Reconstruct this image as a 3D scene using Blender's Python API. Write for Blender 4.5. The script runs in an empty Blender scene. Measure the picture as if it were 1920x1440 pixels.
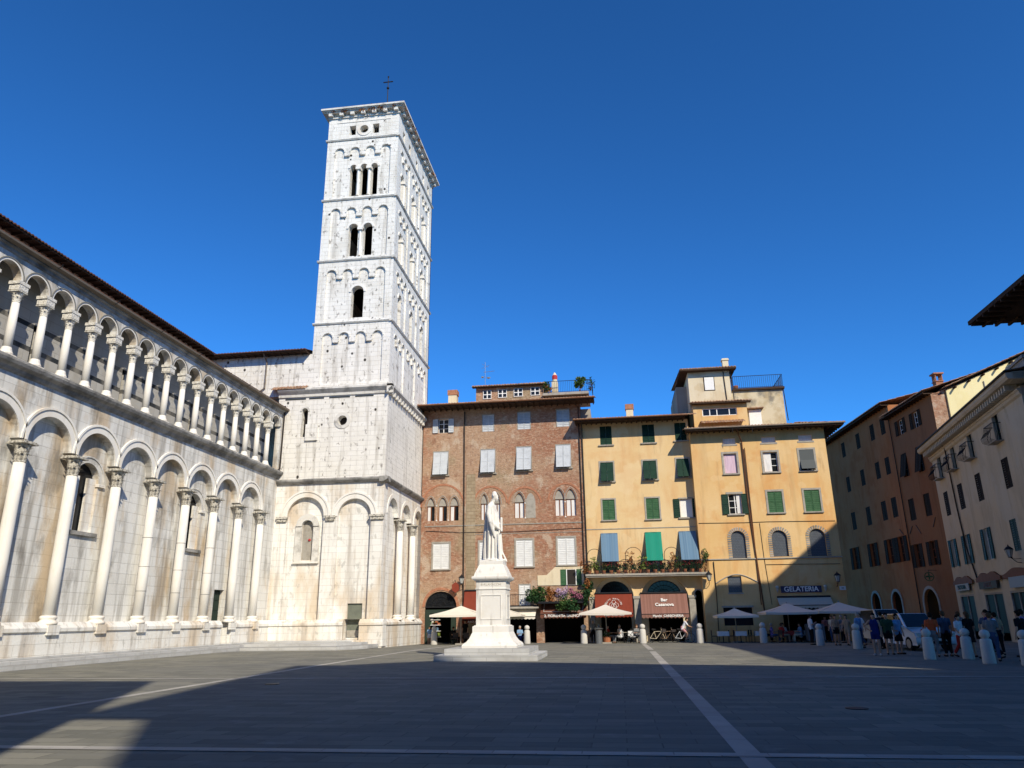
import bpy, math, random
from mathutils import Vector, Matrix
from mathutils.geometry import tessellate_polygon
R = math.radians
PI = math.pi
random.seed(7)
S = bpy.context.scene
COL = S.collection

# ------------------------------------------------------------------ camera, sky, sun, exposure
F, PITCH, ROLL, YAW, EYE = 1394.5, R(17.5), R(-0.72), R(7.7), 1.65
cy, sy = math.cos(YAW), math.sin(YAW)
fw = Vector((-sy*math.cos(PITCH), cy*math.cos(PITCH), math.sin(PITCH)))
r0 = Vector((cy, sy, 0)); u0 = r0.cross(fw)
rt = r0*math.cos(ROLL) + u0*math.sin(ROLL)
up = -r0*math.sin(ROLL) + u0*math.cos(ROLL)
cam_d = bpy.data.cameras.new('camera')
cam = bpy.data.objects.new('camera', cam_d); COL.objects.link(cam)
cam_d.sensor_width = 36; cam_d.lens = 36*F/1920; cam_d.clip_end = 3000; cam_d.clip_start = 0.1
M3 = Matrix((rt, up, -fw)).transposed()
cam.matrix_world = Matrix.Translation((0, 0, EYE)) @ M3.to_4x4()
S.camera = cam

SUN = Vector((0.77, -1.10, 1.0)).normalized()          # towards the sun
w = bpy.data.worlds.new('World'); S.world = w; w.use_nodes = True
nt = w.node_tree
sky = nt.nodes.new('ShaderNodeTexSky'); sky.sky_type = 'NISHITA'; sky.sun_disc = False
sky.sun_elevation = math.asin(SUN.z); sky.sun_rotation = math.atan2(SUN.x, SUN.y)
sky.air_density = 1.0; sky.dust_density = 0.0; sky.ozone_density = 6.0; sky.altitude = 1500
gr = nt.nodes.new('ShaderNodeMix'); gr.data_type = 'RGBA'; gr.blend_type = 'MULTIPLY'; gr.inputs[0].default_value = 1.0
gr.inputs[7].default_value = (0.70, 1.52, 1.90, 1)      # the deep polarised blue of the day
nt.links.new(sky.outputs[0], gr.inputs[6]); gm = nt.nodes.new('ShaderNodeGamma'); gm.inputs[1].default_value = 1.2
nt.links.new(gr.outputs[2], gm.inputs[0]); nt.links.new(gm.outputs[0], nt.nodes['Background'].inputs[0])
nt.nodes['Background'].inputs[1].default_value = 0.060
sd = bpy.data.lights.new('sun', 'SUN'); sd.energy = 4.9; sd.angle = R(0.5); sd.color = (1.0, 0.90, 0.72)
so = bpy.data.objects.new('sun', sd); COL.objects.link(so)
so.rotation_euler = SUN.to_track_quat('Z', 'Y').to_euler(); so.location = (30, -40, 60)
S.view_settings.view_transform = 'Standard'; S.view_settings.look = 'None'
S.view_settings.exposure = 0.12; S.view_settings.gamma = 1.0
S.render.engine = 'CYCLES'

def gz(y):                      # the piazza falls gently towards the far side
    return 0.0 if y < 42 else -0.01*(min(y, 60)-42)

# ------------------------------------------------------------------ materials
def material(name, col, rough=0.85, layers=(), bump=None, metal=0.0, emit=None, spec=None, coat=0.0):
    m = bpy.data.materials.new(name); m.use_nodes = True
    n = m.node_tree.nodes; l = m.node_tree.links
    b = n['Principled BSDF']
    b.inputs['Roughness'].default_value = rough; b.inputs['Metallic'].default_value = metal
    b.inputs['Specular IOR Level'].default_value = spec if spec is not None else (0.5 if rough < 0.45 else 0.06)
    b.inputs['Coat Weight'].default_value = coat
    if emit:
        b.inputs['Emission Color'].default_value = (*emit[0], 1); b.inputs['Emission Strength'].default_value = emit[1]
    tc = n.new('ShaderNodeTexCoord')
    sep = n.new('ShaderNodeSeparateXYZ'); l.new(tc.outputs['Object'], sep.inputs[0])
    add = n.new('ShaderNodeMath'); l.new(sep.outputs[0], add.inputs[0]); l.new(sep.outputs[1], add.inputs[1])
    flat = n.new('ShaderNodeCombineXYZ'); l.new(add.outputs[0], flat.inputs[0]); l.new(sep.outputs[2], flat.inputs[1])
    cur = n.new('ShaderNodeRGB'); cur.outputs[0].default_value = (*col, 1); cur = cur.outputs[0]
    hts = []
    for L in layers:
        kind = L[0]
        if kind == 'noise':            # ('noise', (sx,sy,sz), detail, lo, hi, colour, fac)
            _, sc, det, lo, hi, c2, fac = L[:7]
            mp = n.new('ShaderNodeMapping'); l.new(tc.outputs['Object'], mp.inputs[0])
            mp.inputs['Scale'].default_value = sc
            if len(L) > 7: mp.inputs['Location'].default_value = L[7]
            t = n.new('ShaderNodeTexNoise'); t.inputs['Scale'].default_value = 1; t.inputs['Detail'].default_value = det
            t.inputs['Roughness'].default_value = 0.6
            l.new(mp.outputs[0], t.inputs[0])
            r = n.new('ShaderNodeMapRange'); l.new(t.outputs[0], r.inputs[0])
            r.inputs[1].default_value = lo; r.inputs[2].default_value = hi; r.inputs[4].default_value = fac
            msk = r.outputs[0]
            mx = n.new('ShaderNodeMix'); mx.data_type = 'RGBA'
            l.new(msk, mx.inputs[0]); l.new(cur, mx.inputs[6]); mx.inputs[7].default_value = (*c2, 1)
            cur = mx.outputs[2]
        elif kind in ('brick', 'slab'):   # (kind, width, height, mortar, colour_lo, colour_hi, mortar colour, fac[, offset])
            _, bw, bh, mo, ca, cb, cm, fac = L[:8]
            t = n.new('ShaderNodeTexBrick')
            l.new(flat.outputs[0] if kind == 'brick' else tc.outputs['Object'], t.inputs[0])
            t.inputs['Scale'].default_value = 1; t.inputs['Brick Width'].default_value = bw
            t.inputs['Row Height'].default_value = bh; t.inputs['Mortar Size'].default_value = mo
            t.inputs['Mortar Smooth'].default_value = 0.3; t.inputs['Bias'].default_value = 0
            t.inputs['Color1'].default_value = (*ca, 1); t.inputs['Color2'].default_value = (*cb, 1)
            t.inputs['Mortar'].default_value = (*cm, 1)
            mx = n.new('ShaderNodeMix'); mx.data_type = 'RGBA'; mx.blend_type = 'MULTIPLY'
            mx.inputs[0].default_value = fac; l.new(cur, mx.inputs[6]); l.new(t.outputs[0], mx.inputs[7])
            cur = mx.outputs[2]; hts.append(t.outputs[1])
        elif kind == 'voro':            # small dark holes: ('voro', scale, radius, colour)
            _, sc, rad, c2 = L
            mp = n.new('ShaderNodeMapping'); l.new(tc.outputs['Object'], mp.inputs[0]); mp.inputs['Scale'].default_value = sc
            t = n.new('ShaderNodeTexVoronoi'); t.inputs['Scale'].default_value = 1; l.new(mp.outputs[0], t.inputs[0])
            r = n.new('ShaderNodeMapRange'); l.new(t.outputs[0], r.inputs[0])
            r.inputs[1].default_value = rad; r.inputs[2].default_value = rad*0.7
            mx = n.new('ShaderNodeMix'); mx.data_type = 'RGBA'
            l.new(r.outputs[0], mx.inputs[0]); l.new(cur, mx.inputs[6]); mx.inputs[7].default_value = (*c2, 1)
            cur = mx.outputs[2]
        elif kind == 'bandz':           # stone courses of another colour: ('bandz', z0, z1, colour)
            _, za, zb, c2 = L
            g = n.new('ShaderNodeMath'); g.operation = 'GREATER_THAN'; l.new(sep.outputs[2], g.inputs[0]); g.inputs[1].default_value = za
            h = n.new('ShaderNodeMath'); h.operation = 'LESS_THAN'; l.new(sep.outputs[2], h.inputs[0]); h.inputs[1].default_value = zb
            k = n.new('ShaderNodeMath'); k.operation = 'MULTIPLY'; l.new(g.outputs[0], k.inputs[0]); l.new(h.outputs[0], k.inputs[1])
            mx = n.new('ShaderNodeMix'); mx.data_type = 'RGBA'
            l.new(k.outputs[0], mx.inputs[0]); l.new(cur, mx.inputs[6]); mx.inputs[7].default_value = (*c2, 1)
            cur = mx.outputs[2]
    l.new(cur, b.inputs['Base Color'])
    if bump:                            # (scale, strength, distance)
        t = n.new('ShaderNodeTexNoise'); t.inputs['Scale'].default_value = bump[0]; t.inputs['Detail'].default_value = 6
        l.new(tc.outputs['Object'], t.inputs[0])
        h = t.outputs[0]
        if hts:
            s = n.new('ShaderNodeMath'); s.operation = 'SUBTRACT'; l.new(h, s.inputs[0]); l.new(hts[-1], s.inputs[1]); h = s.outputs[0]
        bp = n.new('ShaderNodeBump'); bp.inputs['Strength'].default_value = bump[1]; bp.inputs['Distance'].default_value = bump[2]
        l.new(h, bp.inputs['Height']); l.new(bp.outputs[0], b.inputs['Normal'])
    return m

GM = (0.45, 0.44, 0.42)
MT = {}
def M(k): return MT[k]
OCH = (0.50, 0.36, 0.20)
MT['tower'] = material('tower_marble', (0.79, 0.77, 0.72), 0.75, [
    ('brick', 0.93, 0.36, 0.010, (1, 1, 1), (0.90, 0.895, 0.88), (0.50, 0.49, 0.46), 0.6),
    ('noise', (0.5, 0.5, 0.35), 6, 0.46, 0.70, (0.60, 0.565, 0.49), 0.5),
    ('noise', (2.6, 2.6, 0.18), 7, 0.52, 0.66, (0.40, 0.37, 0.32), 0.6),
    ('noise', (3.4, 3.4, 2.0), 7, 0.58, 0.66, (0.15, 0.13, 0.11), 0.7),
    ('voro', (0.95, 0.95, 0.80), 0.11, (0.05, 0.045, 0.04))], (9, 0.5, 0.04))
MT['transept'] = material('transept_marble', (0.79, 0.78, 0.74), 0.75, [
    ('brick', 1.15, 0.44, 0.010, (1, 1, 1), (0.90, 0.89, 0.87), (0.48, 0.46, 0.43), 0.65),
    ('noise', (0.55, 0.55, 0.20), 6, 0.48, 0.63, (0.56, 0.42, 0.26), 0.62),
    ('noise', (2.1, 2.1, 0.15), 6, 0.51, 0.67, (0.34, 0.29, 0.24), 0.62),
    ('noise', (2.8, 2.8, 1.6), 7, 0.57, 0.66, (0.26, 0.25, 0.22), 0.42)], (8, 0.4, 0.03))
MT['nave'] = material('nave_marble', (0.70, 0.695, 0.665), 0.75, [
    ('brick', 1.3, 0.50, 0.010, (1, 1, 1), (0.88, 0.87, 0.85), (0.48, 0.46, 0.43), 0.65),
    ('noise', (0.62, 0.62, 0.20), 6, 0.50, 0.62, (0.48, 0.355, 0.21), 0.72),
    ('noise', (2.4, 2.4, 0.13), 6, 0.48, 0.64, (0.25, 0.23, 0.20), 0.62),
    ('noise', (1.1, 1.1, 0.5), 8, 0.545, 0.68, (0.15, 0.135, 0.115), 0.55)], (8, 0.4, 0.03))
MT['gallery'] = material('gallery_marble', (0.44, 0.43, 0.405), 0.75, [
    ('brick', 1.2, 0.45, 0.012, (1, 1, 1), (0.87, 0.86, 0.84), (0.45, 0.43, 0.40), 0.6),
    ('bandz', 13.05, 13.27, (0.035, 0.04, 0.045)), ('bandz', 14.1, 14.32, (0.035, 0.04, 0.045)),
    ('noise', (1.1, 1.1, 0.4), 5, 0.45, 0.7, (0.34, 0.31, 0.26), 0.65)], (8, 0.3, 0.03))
MT['column'] = material('column_marble', (0.77, 0.75, 0.70), 0.6, [
    ('noise', (0.8, 0.8, 0.35), 5, 0.48, 0.72, (0.58, 0.44, 0.28), 0.5),
    ('noise', (3, 3, 0.4), 5, 0.55, 0.8, (0.42, 0.38, 0.33), 0.4)], (12, 0.2, 0.02))
MT['capital'] = material('capital_stone', (0.58, 0.55, 0.48), 0.85, [
    ('noise', (9, 9, 9), 4, 0.46, 0.62, (0.13, 0.12, 0.105), 0.85)], (20, 0.8, 0.06))
MT['gcapital'] = material('gallery_capital_stone', (0.72, 0.70, 0.64), 0.85, [
    ('noise', (9, 9, 9), 4, 0.5, 0.66, (0.25, 0.23, 0.2), 0.6)], (20, 0.8, 0.06))
MT['darkstone'] = material('weathered_grey_stone', (0.33, 0.32, 0.30), 0.9, [
    ('noise', (1.5, 1.5, 1.5), 6, 0.4, 0.65, (0.09, 0.09, 0.085), 0.8),
    ('noise', (0.6, 0.6, 0.6), 4, 0.5, 0.7, (0.6, 0.58, 0.54), 0.6)], (14, 0.6, 0.05))
MT['mould'] = material('moulding_marble', (0.66, 0.64, 0.59), 0.8, [
    ('noise', (1.4, 1.4, 1.4), 6, 0.48, 0.68, (0.22, 0.21, 0.19), 0.7)], (14, 0.4, 0.04))
MT['serp'] = material('dark_green_marble', (0.05, 0.055, 0.055), 0.6)
MT['voussoir'] = material('arch_shadow_grey', (0.20, 0.20, 0.19), 0.7)  # colour of the shadow line painted round the gallery arches
MT['statue'] = material('statue_marble', (0.74, 0.72, 0.68), 0.55, [
    ('noise', (5, 5, 0.5), 6, 0.55, 0.68, (0.34, 0.32, 0.29), 0.6),
    ('noise', (1.5, 1.5, 1.0), 5, 0.5, 0.75, (0.62, 0.56, 0.46), 0.45)], (16, 0.15, 0.02))
MT['bollard'] = material('bollard_marble', (0.56, 0.54, 0.50), 0.6, [
    ('noise', (3, 3, 2), 5, 0.5, 0.75, (0.42, 0.4, 0.37), 0.5)], (20, 0.2, 0.01))
MT['step'] = material('step_marble', (0.50, 0.50, 0.49), 0.75, [
    ('brick', 1.4, 0.16, 0.012, (1, 1, 1), (0.85, 0.85, 0.85), (0.5, 0.5, 0.5), 0.7),
    ('noise', (1.2, 1.2, 1.2), 6, 0.45, 0.7, (0.30, 0.29, 0.27), 0.6)], (10, 0.3, 0.02))
MT['pave'] = material('grey_stone_slabs', (0.245, 0.235, 0.19), 0.85, [
    ('slab', 0.95, 0.42, 0.012, (1.0, 1.0, 1.0), (0.60, 0.62, 0.64), (0.48, 0.48, 0.48), 1.0),
    ('noise', (0.12, 0.12, 0.12), 5, 0.40, 0.66, (0.13, 0.135, 0.14), 0.5),
    ('noise', (0.5, 2.6, 1), 6, 0.5, 0.7, (0.25, 0.245, 0.225), 0.35),
    ('noise', (0.35, 0.35, 0.35), 8, 0.55, 0.62, (0.13, 0.13, 0.12), 0.35, (3, 3, 3)),
    ('noise', (1.3, 1.3, 1.3), 7, 0.60, 0.68, (0.32, 0.31, 0.28), 0.3),
    ('noise', (5, 5, 5), 3, 0.55, 0.75, (0.10, 0.10, 0.10), 0.3)], (6, 0.25, 0.01), spec=0.12)
MT['strip'] = material('white_marble_strip', (0.44, 0.42, 0.38), 0.6, [
    ('slab', 1.15, 1.3, 0.01, (1, 1, 1), (0.72, 0.72, 0.74), (0.5, 0.5, 0.5), 1.0),
    ('noise', (1.4, 1.4, 1.4), 5, 0.45, 0.7, (0.27, 0.265, 0.25), 0.6)], (10, 0.15, 0.01))
MT['ground'] = material('town_ground', (0.14, 0.135, 0.125), 0.9, [('noise', (.05, .05, .05), 4, .4, .6, (.10, .10, .09), .6)])
MT['brick'] = material('old_brick', (0.46, 0.24, 0.155), 0.9, [
    ('brick', 0.30, 0.085, 0.012, (1.0, 1.0, 1.0), (0.68, 0.64, 0.62), (0.98, 0.95, 0.9), 0.8),
    ('noise', (0.13, 0.13, 0.17), 7, 0.46, 0.57, (0.52, 0.37, 0.25), 0.70, (7, 0, 3.1)),
    ('noise', (0.24, 0.24, 0.18), 7, 0.54, 0.61, (0.36, 0.30, 0.19), 0.65, (1, 2, 3)),
    ('noise', (3.4, 3.4, 6), 5, 0.50, 0.62, (0.60, 0.45, 0.33), 0.60),
    ('noise', (4.2, 4.2, 7), 5, 0.54, 0.64, (0.20, 0.11, 0.07), 0.50, (5, 5, 5)),
    ('noise', (0.8, 0.8, 0.6), 7, 0.56, 0.64, (0.64, 0.53, 0.41), 0.65),
    ('noise', (1.5, 1.5, 1.2), 7, 0.58, 0.65, (0.26, 0.13, 0.085), 0.5, (2, 9, 4))], (10, 1.0, 0.07))
MT['brickstrip'] = material('stone_quoin', (0.36, 0.29, 0.20), 0.9, [
    ('brick', 0.5, 0.28, 0.02, (1, 1, 1), (0.75, 0.72, 0.68), (0.6, 0.55, 0.5), 0.9)], (14, 0.5, 0.03))
MT['archbrick'] = material('arch_brick', (0.42, 0.20, 0.12), 0.9, [('noise', (7, 7, 7), 3, .4, .6, (.27, .12, .07), .7)], (14, .5, .03))
def plaster(name, c, st, dk, pale):
    return material(name, c, 0.9, [
        ('noise', (0.35, 0.35, 0.28), 5, 0.42, 0.68, pale, 0.7),
        ('noise', (0.7, 0.7, 0.16), 7, 0.50, 0.66, st, 0.60),
        ('noise', (0.28, 0.28, 0.4), 7, 0.54, 0.62, st, 0.45, (9, 9, 2)),
        ('noise', (2.4, 2.4, 0.35), 7, 0.57, 0.70, dk, 0.50),
        ('noise', (0.33, 0.33, 0.30), 3, 0.56, 0.575, pale, 0.40, (3, 8, 5)),
        ('noise', (0.9, 0.9, 0.05), 4, 0.60, 0.70, dk, 0.28, (6, 2, 1)),
        ('noise', (12, 12, 12), 3, 0.4, 0.7, dk, 0.10)], (10, 0.25, 0.02))
MT['ochre1'] = plaster('ochre_plaster', (0.68, 0.49, 0.25), (0.62, 0.36, 0.16), (0.40, 0.27, 0.15), (0.72, 0.56, 0.33))
MT['ochre2'] = plaster('golden_plaster', (0.66, 0.43, 0.185), (0.60, 0.28, 0.09), (0.40, 0.25, 0.12), (0.71, 0.52, 0.28))
MT['cream'] = plaster('cream_plaster', (0.66, 0.57, 0.40), (0.5, 0.38, 0.22), (0.35, 0.30, 0.22), (0.70, 0.63, 0.48))
MT['stained'] = material('stained_plaster', (0.60, 0.52, 0.36), 0.9, [
    ('noise', (0.7, 0.7, 0.7), 6, 0.42, 0.6, (0.42, 0.32, 0.18), 0.8),
    ('noise', (0.9, 0.9, 0.9), 6, 0.52, 0.64, (0.17, 0.16, 0.14), 0.75, (4, 4, 4))], (10, 0.4, 0.03))
MT['red'] = plaster('russet_plaster', (0.38, 0.15, 0.06), (0.30, 0.09, 0.03), (0.12, 0.055, 0.03), (0.38, 0.17, 0.08))
MT['red2'] = plaster('brown_plaster', (0.25, 0.125, 0.065), (0.25, 0.10, 0.045), (0.11, 0.06, 0.035), (0.27, 0.145, 0.075))
MT['beige'] = plaster('beige_plaster', (0.58, 0.47, 0.32), (0.44, 0.36, 0.25), (0.3, 0.25, 0.18), (0.54, 0.49, 0.39))
MT['lemon'] = plaster('pale_yellow_plaster', (0.74, 0.66, 0.36), (0.66, 0.55, 0.28), (0.5, 0.42, 0.25), (0.78, 0.71, 0.44))
MT['grey'] = plaster('grey_plaster', (0.34, 0.31, 0.27), (0.28, 0.24, 0.2), (0.2, 0.18, 0.15), (0.38, 0.35, 0.31))
MT['tile'] = material('roof_tiles', (0.30, 0.155, 0.095), 0.9, [
    ('noise', (3.5, 3.5, 3.5), 4, 0.42, 0.6, (0.42, 0.30, 0.20), 0.8),
    ('noise', (1.2, 1.2, 1.2), 5, 0.5, 0.66, (0.12, 0.085, 0.06), 0.8),
    ('noise', (6, 6, 6), 3, 0.58, 0.7, (0.55, 0.47, 0.38), 0.5)], (20, 0.5, 0.03))
MT['tile_dark'] = material('dark_roof_tiles', (0.13, 0.06, 0.04), 0.9, [('noise', (3.5, 3.5, 3.5), 4, 0.42, 0.6, (0.07, 0.04, 0.03), 0.8)], (20, 0.5, 0.03))
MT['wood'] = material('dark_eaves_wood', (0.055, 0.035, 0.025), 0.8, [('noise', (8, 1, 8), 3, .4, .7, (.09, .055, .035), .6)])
MT['brown_timber'] = material('brown_wood', (0.20, 0.075, 0.03), 0.6, [('noise', (9, 9, 1), 3, .4, .7, (.11, .04, .02), .6)])  # plain brown with a darker grain
MT['stonefr'] = material('grey_stone_frame', (0.36, 0.335, 0.29), 0.85, [('noise', (4, 4, 4), 4, .45, .7, (.22, .2, .17), .6)], (20, .4, .02))
MT['sh_grey'] = material('pale_grey_shutters', (0.50, 0.53, 0.56), 0.6, [('noise', (3, 3, 3), 3, .45, .7, (.36, .38, .40), .5)])
MT['sh_white'] = material('white_shutters', (0.70, 0.71, 0.70), 0.6, [('noise', (3, 3, 3), 3, .45, .7, (.5, .5, .49), .4)])
MT['sh_dgreen'] = material('dark_green_shutters', (0.017, 0.046, 0.030), 0.5, [('noise', (3, 3, 3), 3, .45, .7, (.012, .03, .025), .6)])
MT['sh_green'] = material('faded_green_shutters', (0.045, 0.115, 0.055), 0.6, [('noise', (3, 3, 3), 3, .45, .7, (.09, .17, .09), .5)])
MT['sh_dark'] = material('dark_brown_shutters', (0.032, 0.021, 0.013), 0.75, [('noise', (3, 3, 3), 3, .45, .7, (.02, .018, .016), .6)])
MT['glass'] = material('window_glass', (0.012, 0.014, 0.017), 0.12, spec=0.25)
MT['shopglass'] = material('shop_glass', (0.02, 0.03, 0.03), 0.5, spec=0.03)
MT['greypane'] = material('grey_leaded_pane', (0.10, 0.115, 0.135), 0.35, [('brick', .12, .12, .012, (1, 1, 1), (.8, .8, .85), (.4, .4, .4), 1)])
MT['white'] = material('white_paint', (0.78, 0.78, 0.76), 0.5, [('noise', (5, 5, 5), 3, .5, .75, (.6, .6, .57), .4)])
MT['curtain'] = material('white_curtain', (0.75, 0.74, 0.72), 0.9, [('noise', (14, 1, 1), 2, .4, .65, (.5, .5, .5), .6)])
MT['pink'] = material('pink_curtain', (0.62, 0.47, 0.56), 0.9, [('noise', (14, 1, 1), 2, .4, .65, (.45, .33, .42), .6)])
MT['blindg'] = material('grey_blind', (0.10, 0.11, 0.11), 0.8)
MT['iron'] = material('dark_iron', (0.025, 0.026, 0.03), 0.5, metal=0.3)
MT['pipe'] = material('brown_copper_pipe', (0.14, 0.065, 0.035), 0.55, metal=0.2)
MT['dpipe'] = material('dark_pipe', (0.04, 0.033, 0.03), 0.5)
MT['gutter'] = material('weathered_gutter', (0.20, 0.17, 0.14), 0.6, metal=0.2)
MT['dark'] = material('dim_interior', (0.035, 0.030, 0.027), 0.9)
MT['greendoor'] = material('grey_green_door', (0.165, 0.18, 0.145), 0.7, [('noise', (3, 3, 3), 4, .45, .7, (.11, .12, .1), .6)])
MT['dgreendoor'] = material('dark_green_door', (0.03, 0.045, 0.035), 0.6)
MT['cloth_w'] = material('cream_canvas', (0.72, 0.67, 0.57), 0.9, [('noise', (2, 2, 2), 3, .45, .7, (.6, .55, .46), .4)])
MT['cloth_p'] = material('pale_canvas', (0.63, 0.58, 0.51), 0.9, [('noise', (2, 2, 2), 3, .45, .7, (.55, .53, .52), .4)])
MT['aw_brown'] = material('brown_awning_cloth', (0.15, 0.062, 0.042), 0.85, [('noise', (3, 3, .6), 3, .45, .7, (.11, .045, .03), .5)])
MT['aw_red'] = material('rust_red_awning_cloth', (0.20, 0.045, 0.028), 0.85, [('noise', (3, 3, .6), 3, .45, .7, (.15, .035, .02), .5)])
MT['aw_mauve'] = material('striped_mauve_awning_cloth', (0.24, 0.125, 0.10), 0.85, [('noise', (9, .1, .1), 1, .45, .55, (.18, .09, .07), .6)])
MT['aw_beige'] = material('beige_awning_cloth', (0.50, 0.46, 0.37), 0.85)
MT['blue'] = material('faded_blue_cloth', (0.115, 0.20, 0.30), 0.85, [('noise', (9, .1, .1), 1, .4, .6, (.16, .25, .34), .6)])
MT['green'] = material('emerald_cloth', (0.02, 0.25, 0.17), 0.85, [('noise', (9, .1, .1), 1, .4, .6, (.03, .19, .14), .5)])
MT['sign'] = material('navy_sign', (0.02, 0.02, 0.07), 0.4)
MT['letter'] = material('pale_letters', (0.75, 0.73, 0.70), 0.5)
MT['letterdk'] = material('dark_letters', (0.03, 0.03, 0.03), 0.5)
MT['letteror'] = material('maroon_letters', (0.16, 0.05, 0.04), 0.5)
MT['signpale'] = material('pale_sign_board', (0.42, 0.42, 0.38), 0.6)
MT['signblue'] = material('grey_blue_sign_board', (0.30, 0.35, 0.38), 0.6)
MT['signdark'] = material('dark_olive_sign_board', (0.09, 0.08, 0.06), 0.6)
MT['leaf'] = material('leaves', (0.045, 0.095, 0.03), 0.6, [('noise', (4, 4, 4), 3, .4, .65, (.09, .13, .035), .8)])
MT['leafd'] = material('dark_leaves', (0.02, 0.055, 0.022), 0.6, [('noise', (4, 4, 4), 3, .4, .65, (.04, .08, .03), .8)])
MT['leafy'] = material('yellow_green_leaves', (0.20, 0.24, 0.05), 0.6, [('noise', (4, 4, 4), 3, .4, .65, (.09, .15, .03), .8)])
MT['flower_p'] = material('lilac_petals', (0.42, 0.31, 0.44), 0.7)
MT['flower_m'] = material('magenta_petals', (0.34, 0.13, 0.19), 0.7)
MT['flower_r'] = material('red_petals', (0.42, 0.05, 0.05), 0.7)
MT['rust_l'] = material('rusty_leaves', (0.24, 0.10, 0.035), 0.7)
MT['terra'] = material('terracotta_pot', (0.38, 0.15, 0.075), 0.85)
MT['plasticw'] = material('white_metal_seat', (0.62, 0.63, 0.64), 0.4)
MT['wicker'] = material('dark_wicker', (0.06, 0.05, 0.045), 0.7)
MT['tcloth'] = material('white_tablecloth', (0.74, 0.73, 0.71), 0.85)
MT['rcloth'] = material('red_tablecloth', (0.38, 0.05, 0.04), 0.85)
MT['bin'] = material('grey_bin_metal', (0.16, 0.17, 0.18), 0.5, metal=.3)
MT['van'] = material('white_van_paint', (0.66, 0.69, 0.73), 0.25, coat=0.6)
MT['van2'] = material('cream_van_paint', (0.50, 0.48, 0.40), 0.3, coat=0.5)
MT['tyre'] = material('rubber', (0.02, 0.02, 0.02), 0.8)
MT['chrome'] = material('steel', (0.5, 0.5, 0.5), 0.3, metal=0.9)
MT['lampglass'] = material('frosted_lamp_glass', (0.42, 0.44, 0.42), 0.3)
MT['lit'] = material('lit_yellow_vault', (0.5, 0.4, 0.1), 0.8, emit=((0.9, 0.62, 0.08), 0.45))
MT['asphalt'] = material('asphalt', (0.05, 0.05, 0.05), 0.9)

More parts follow.
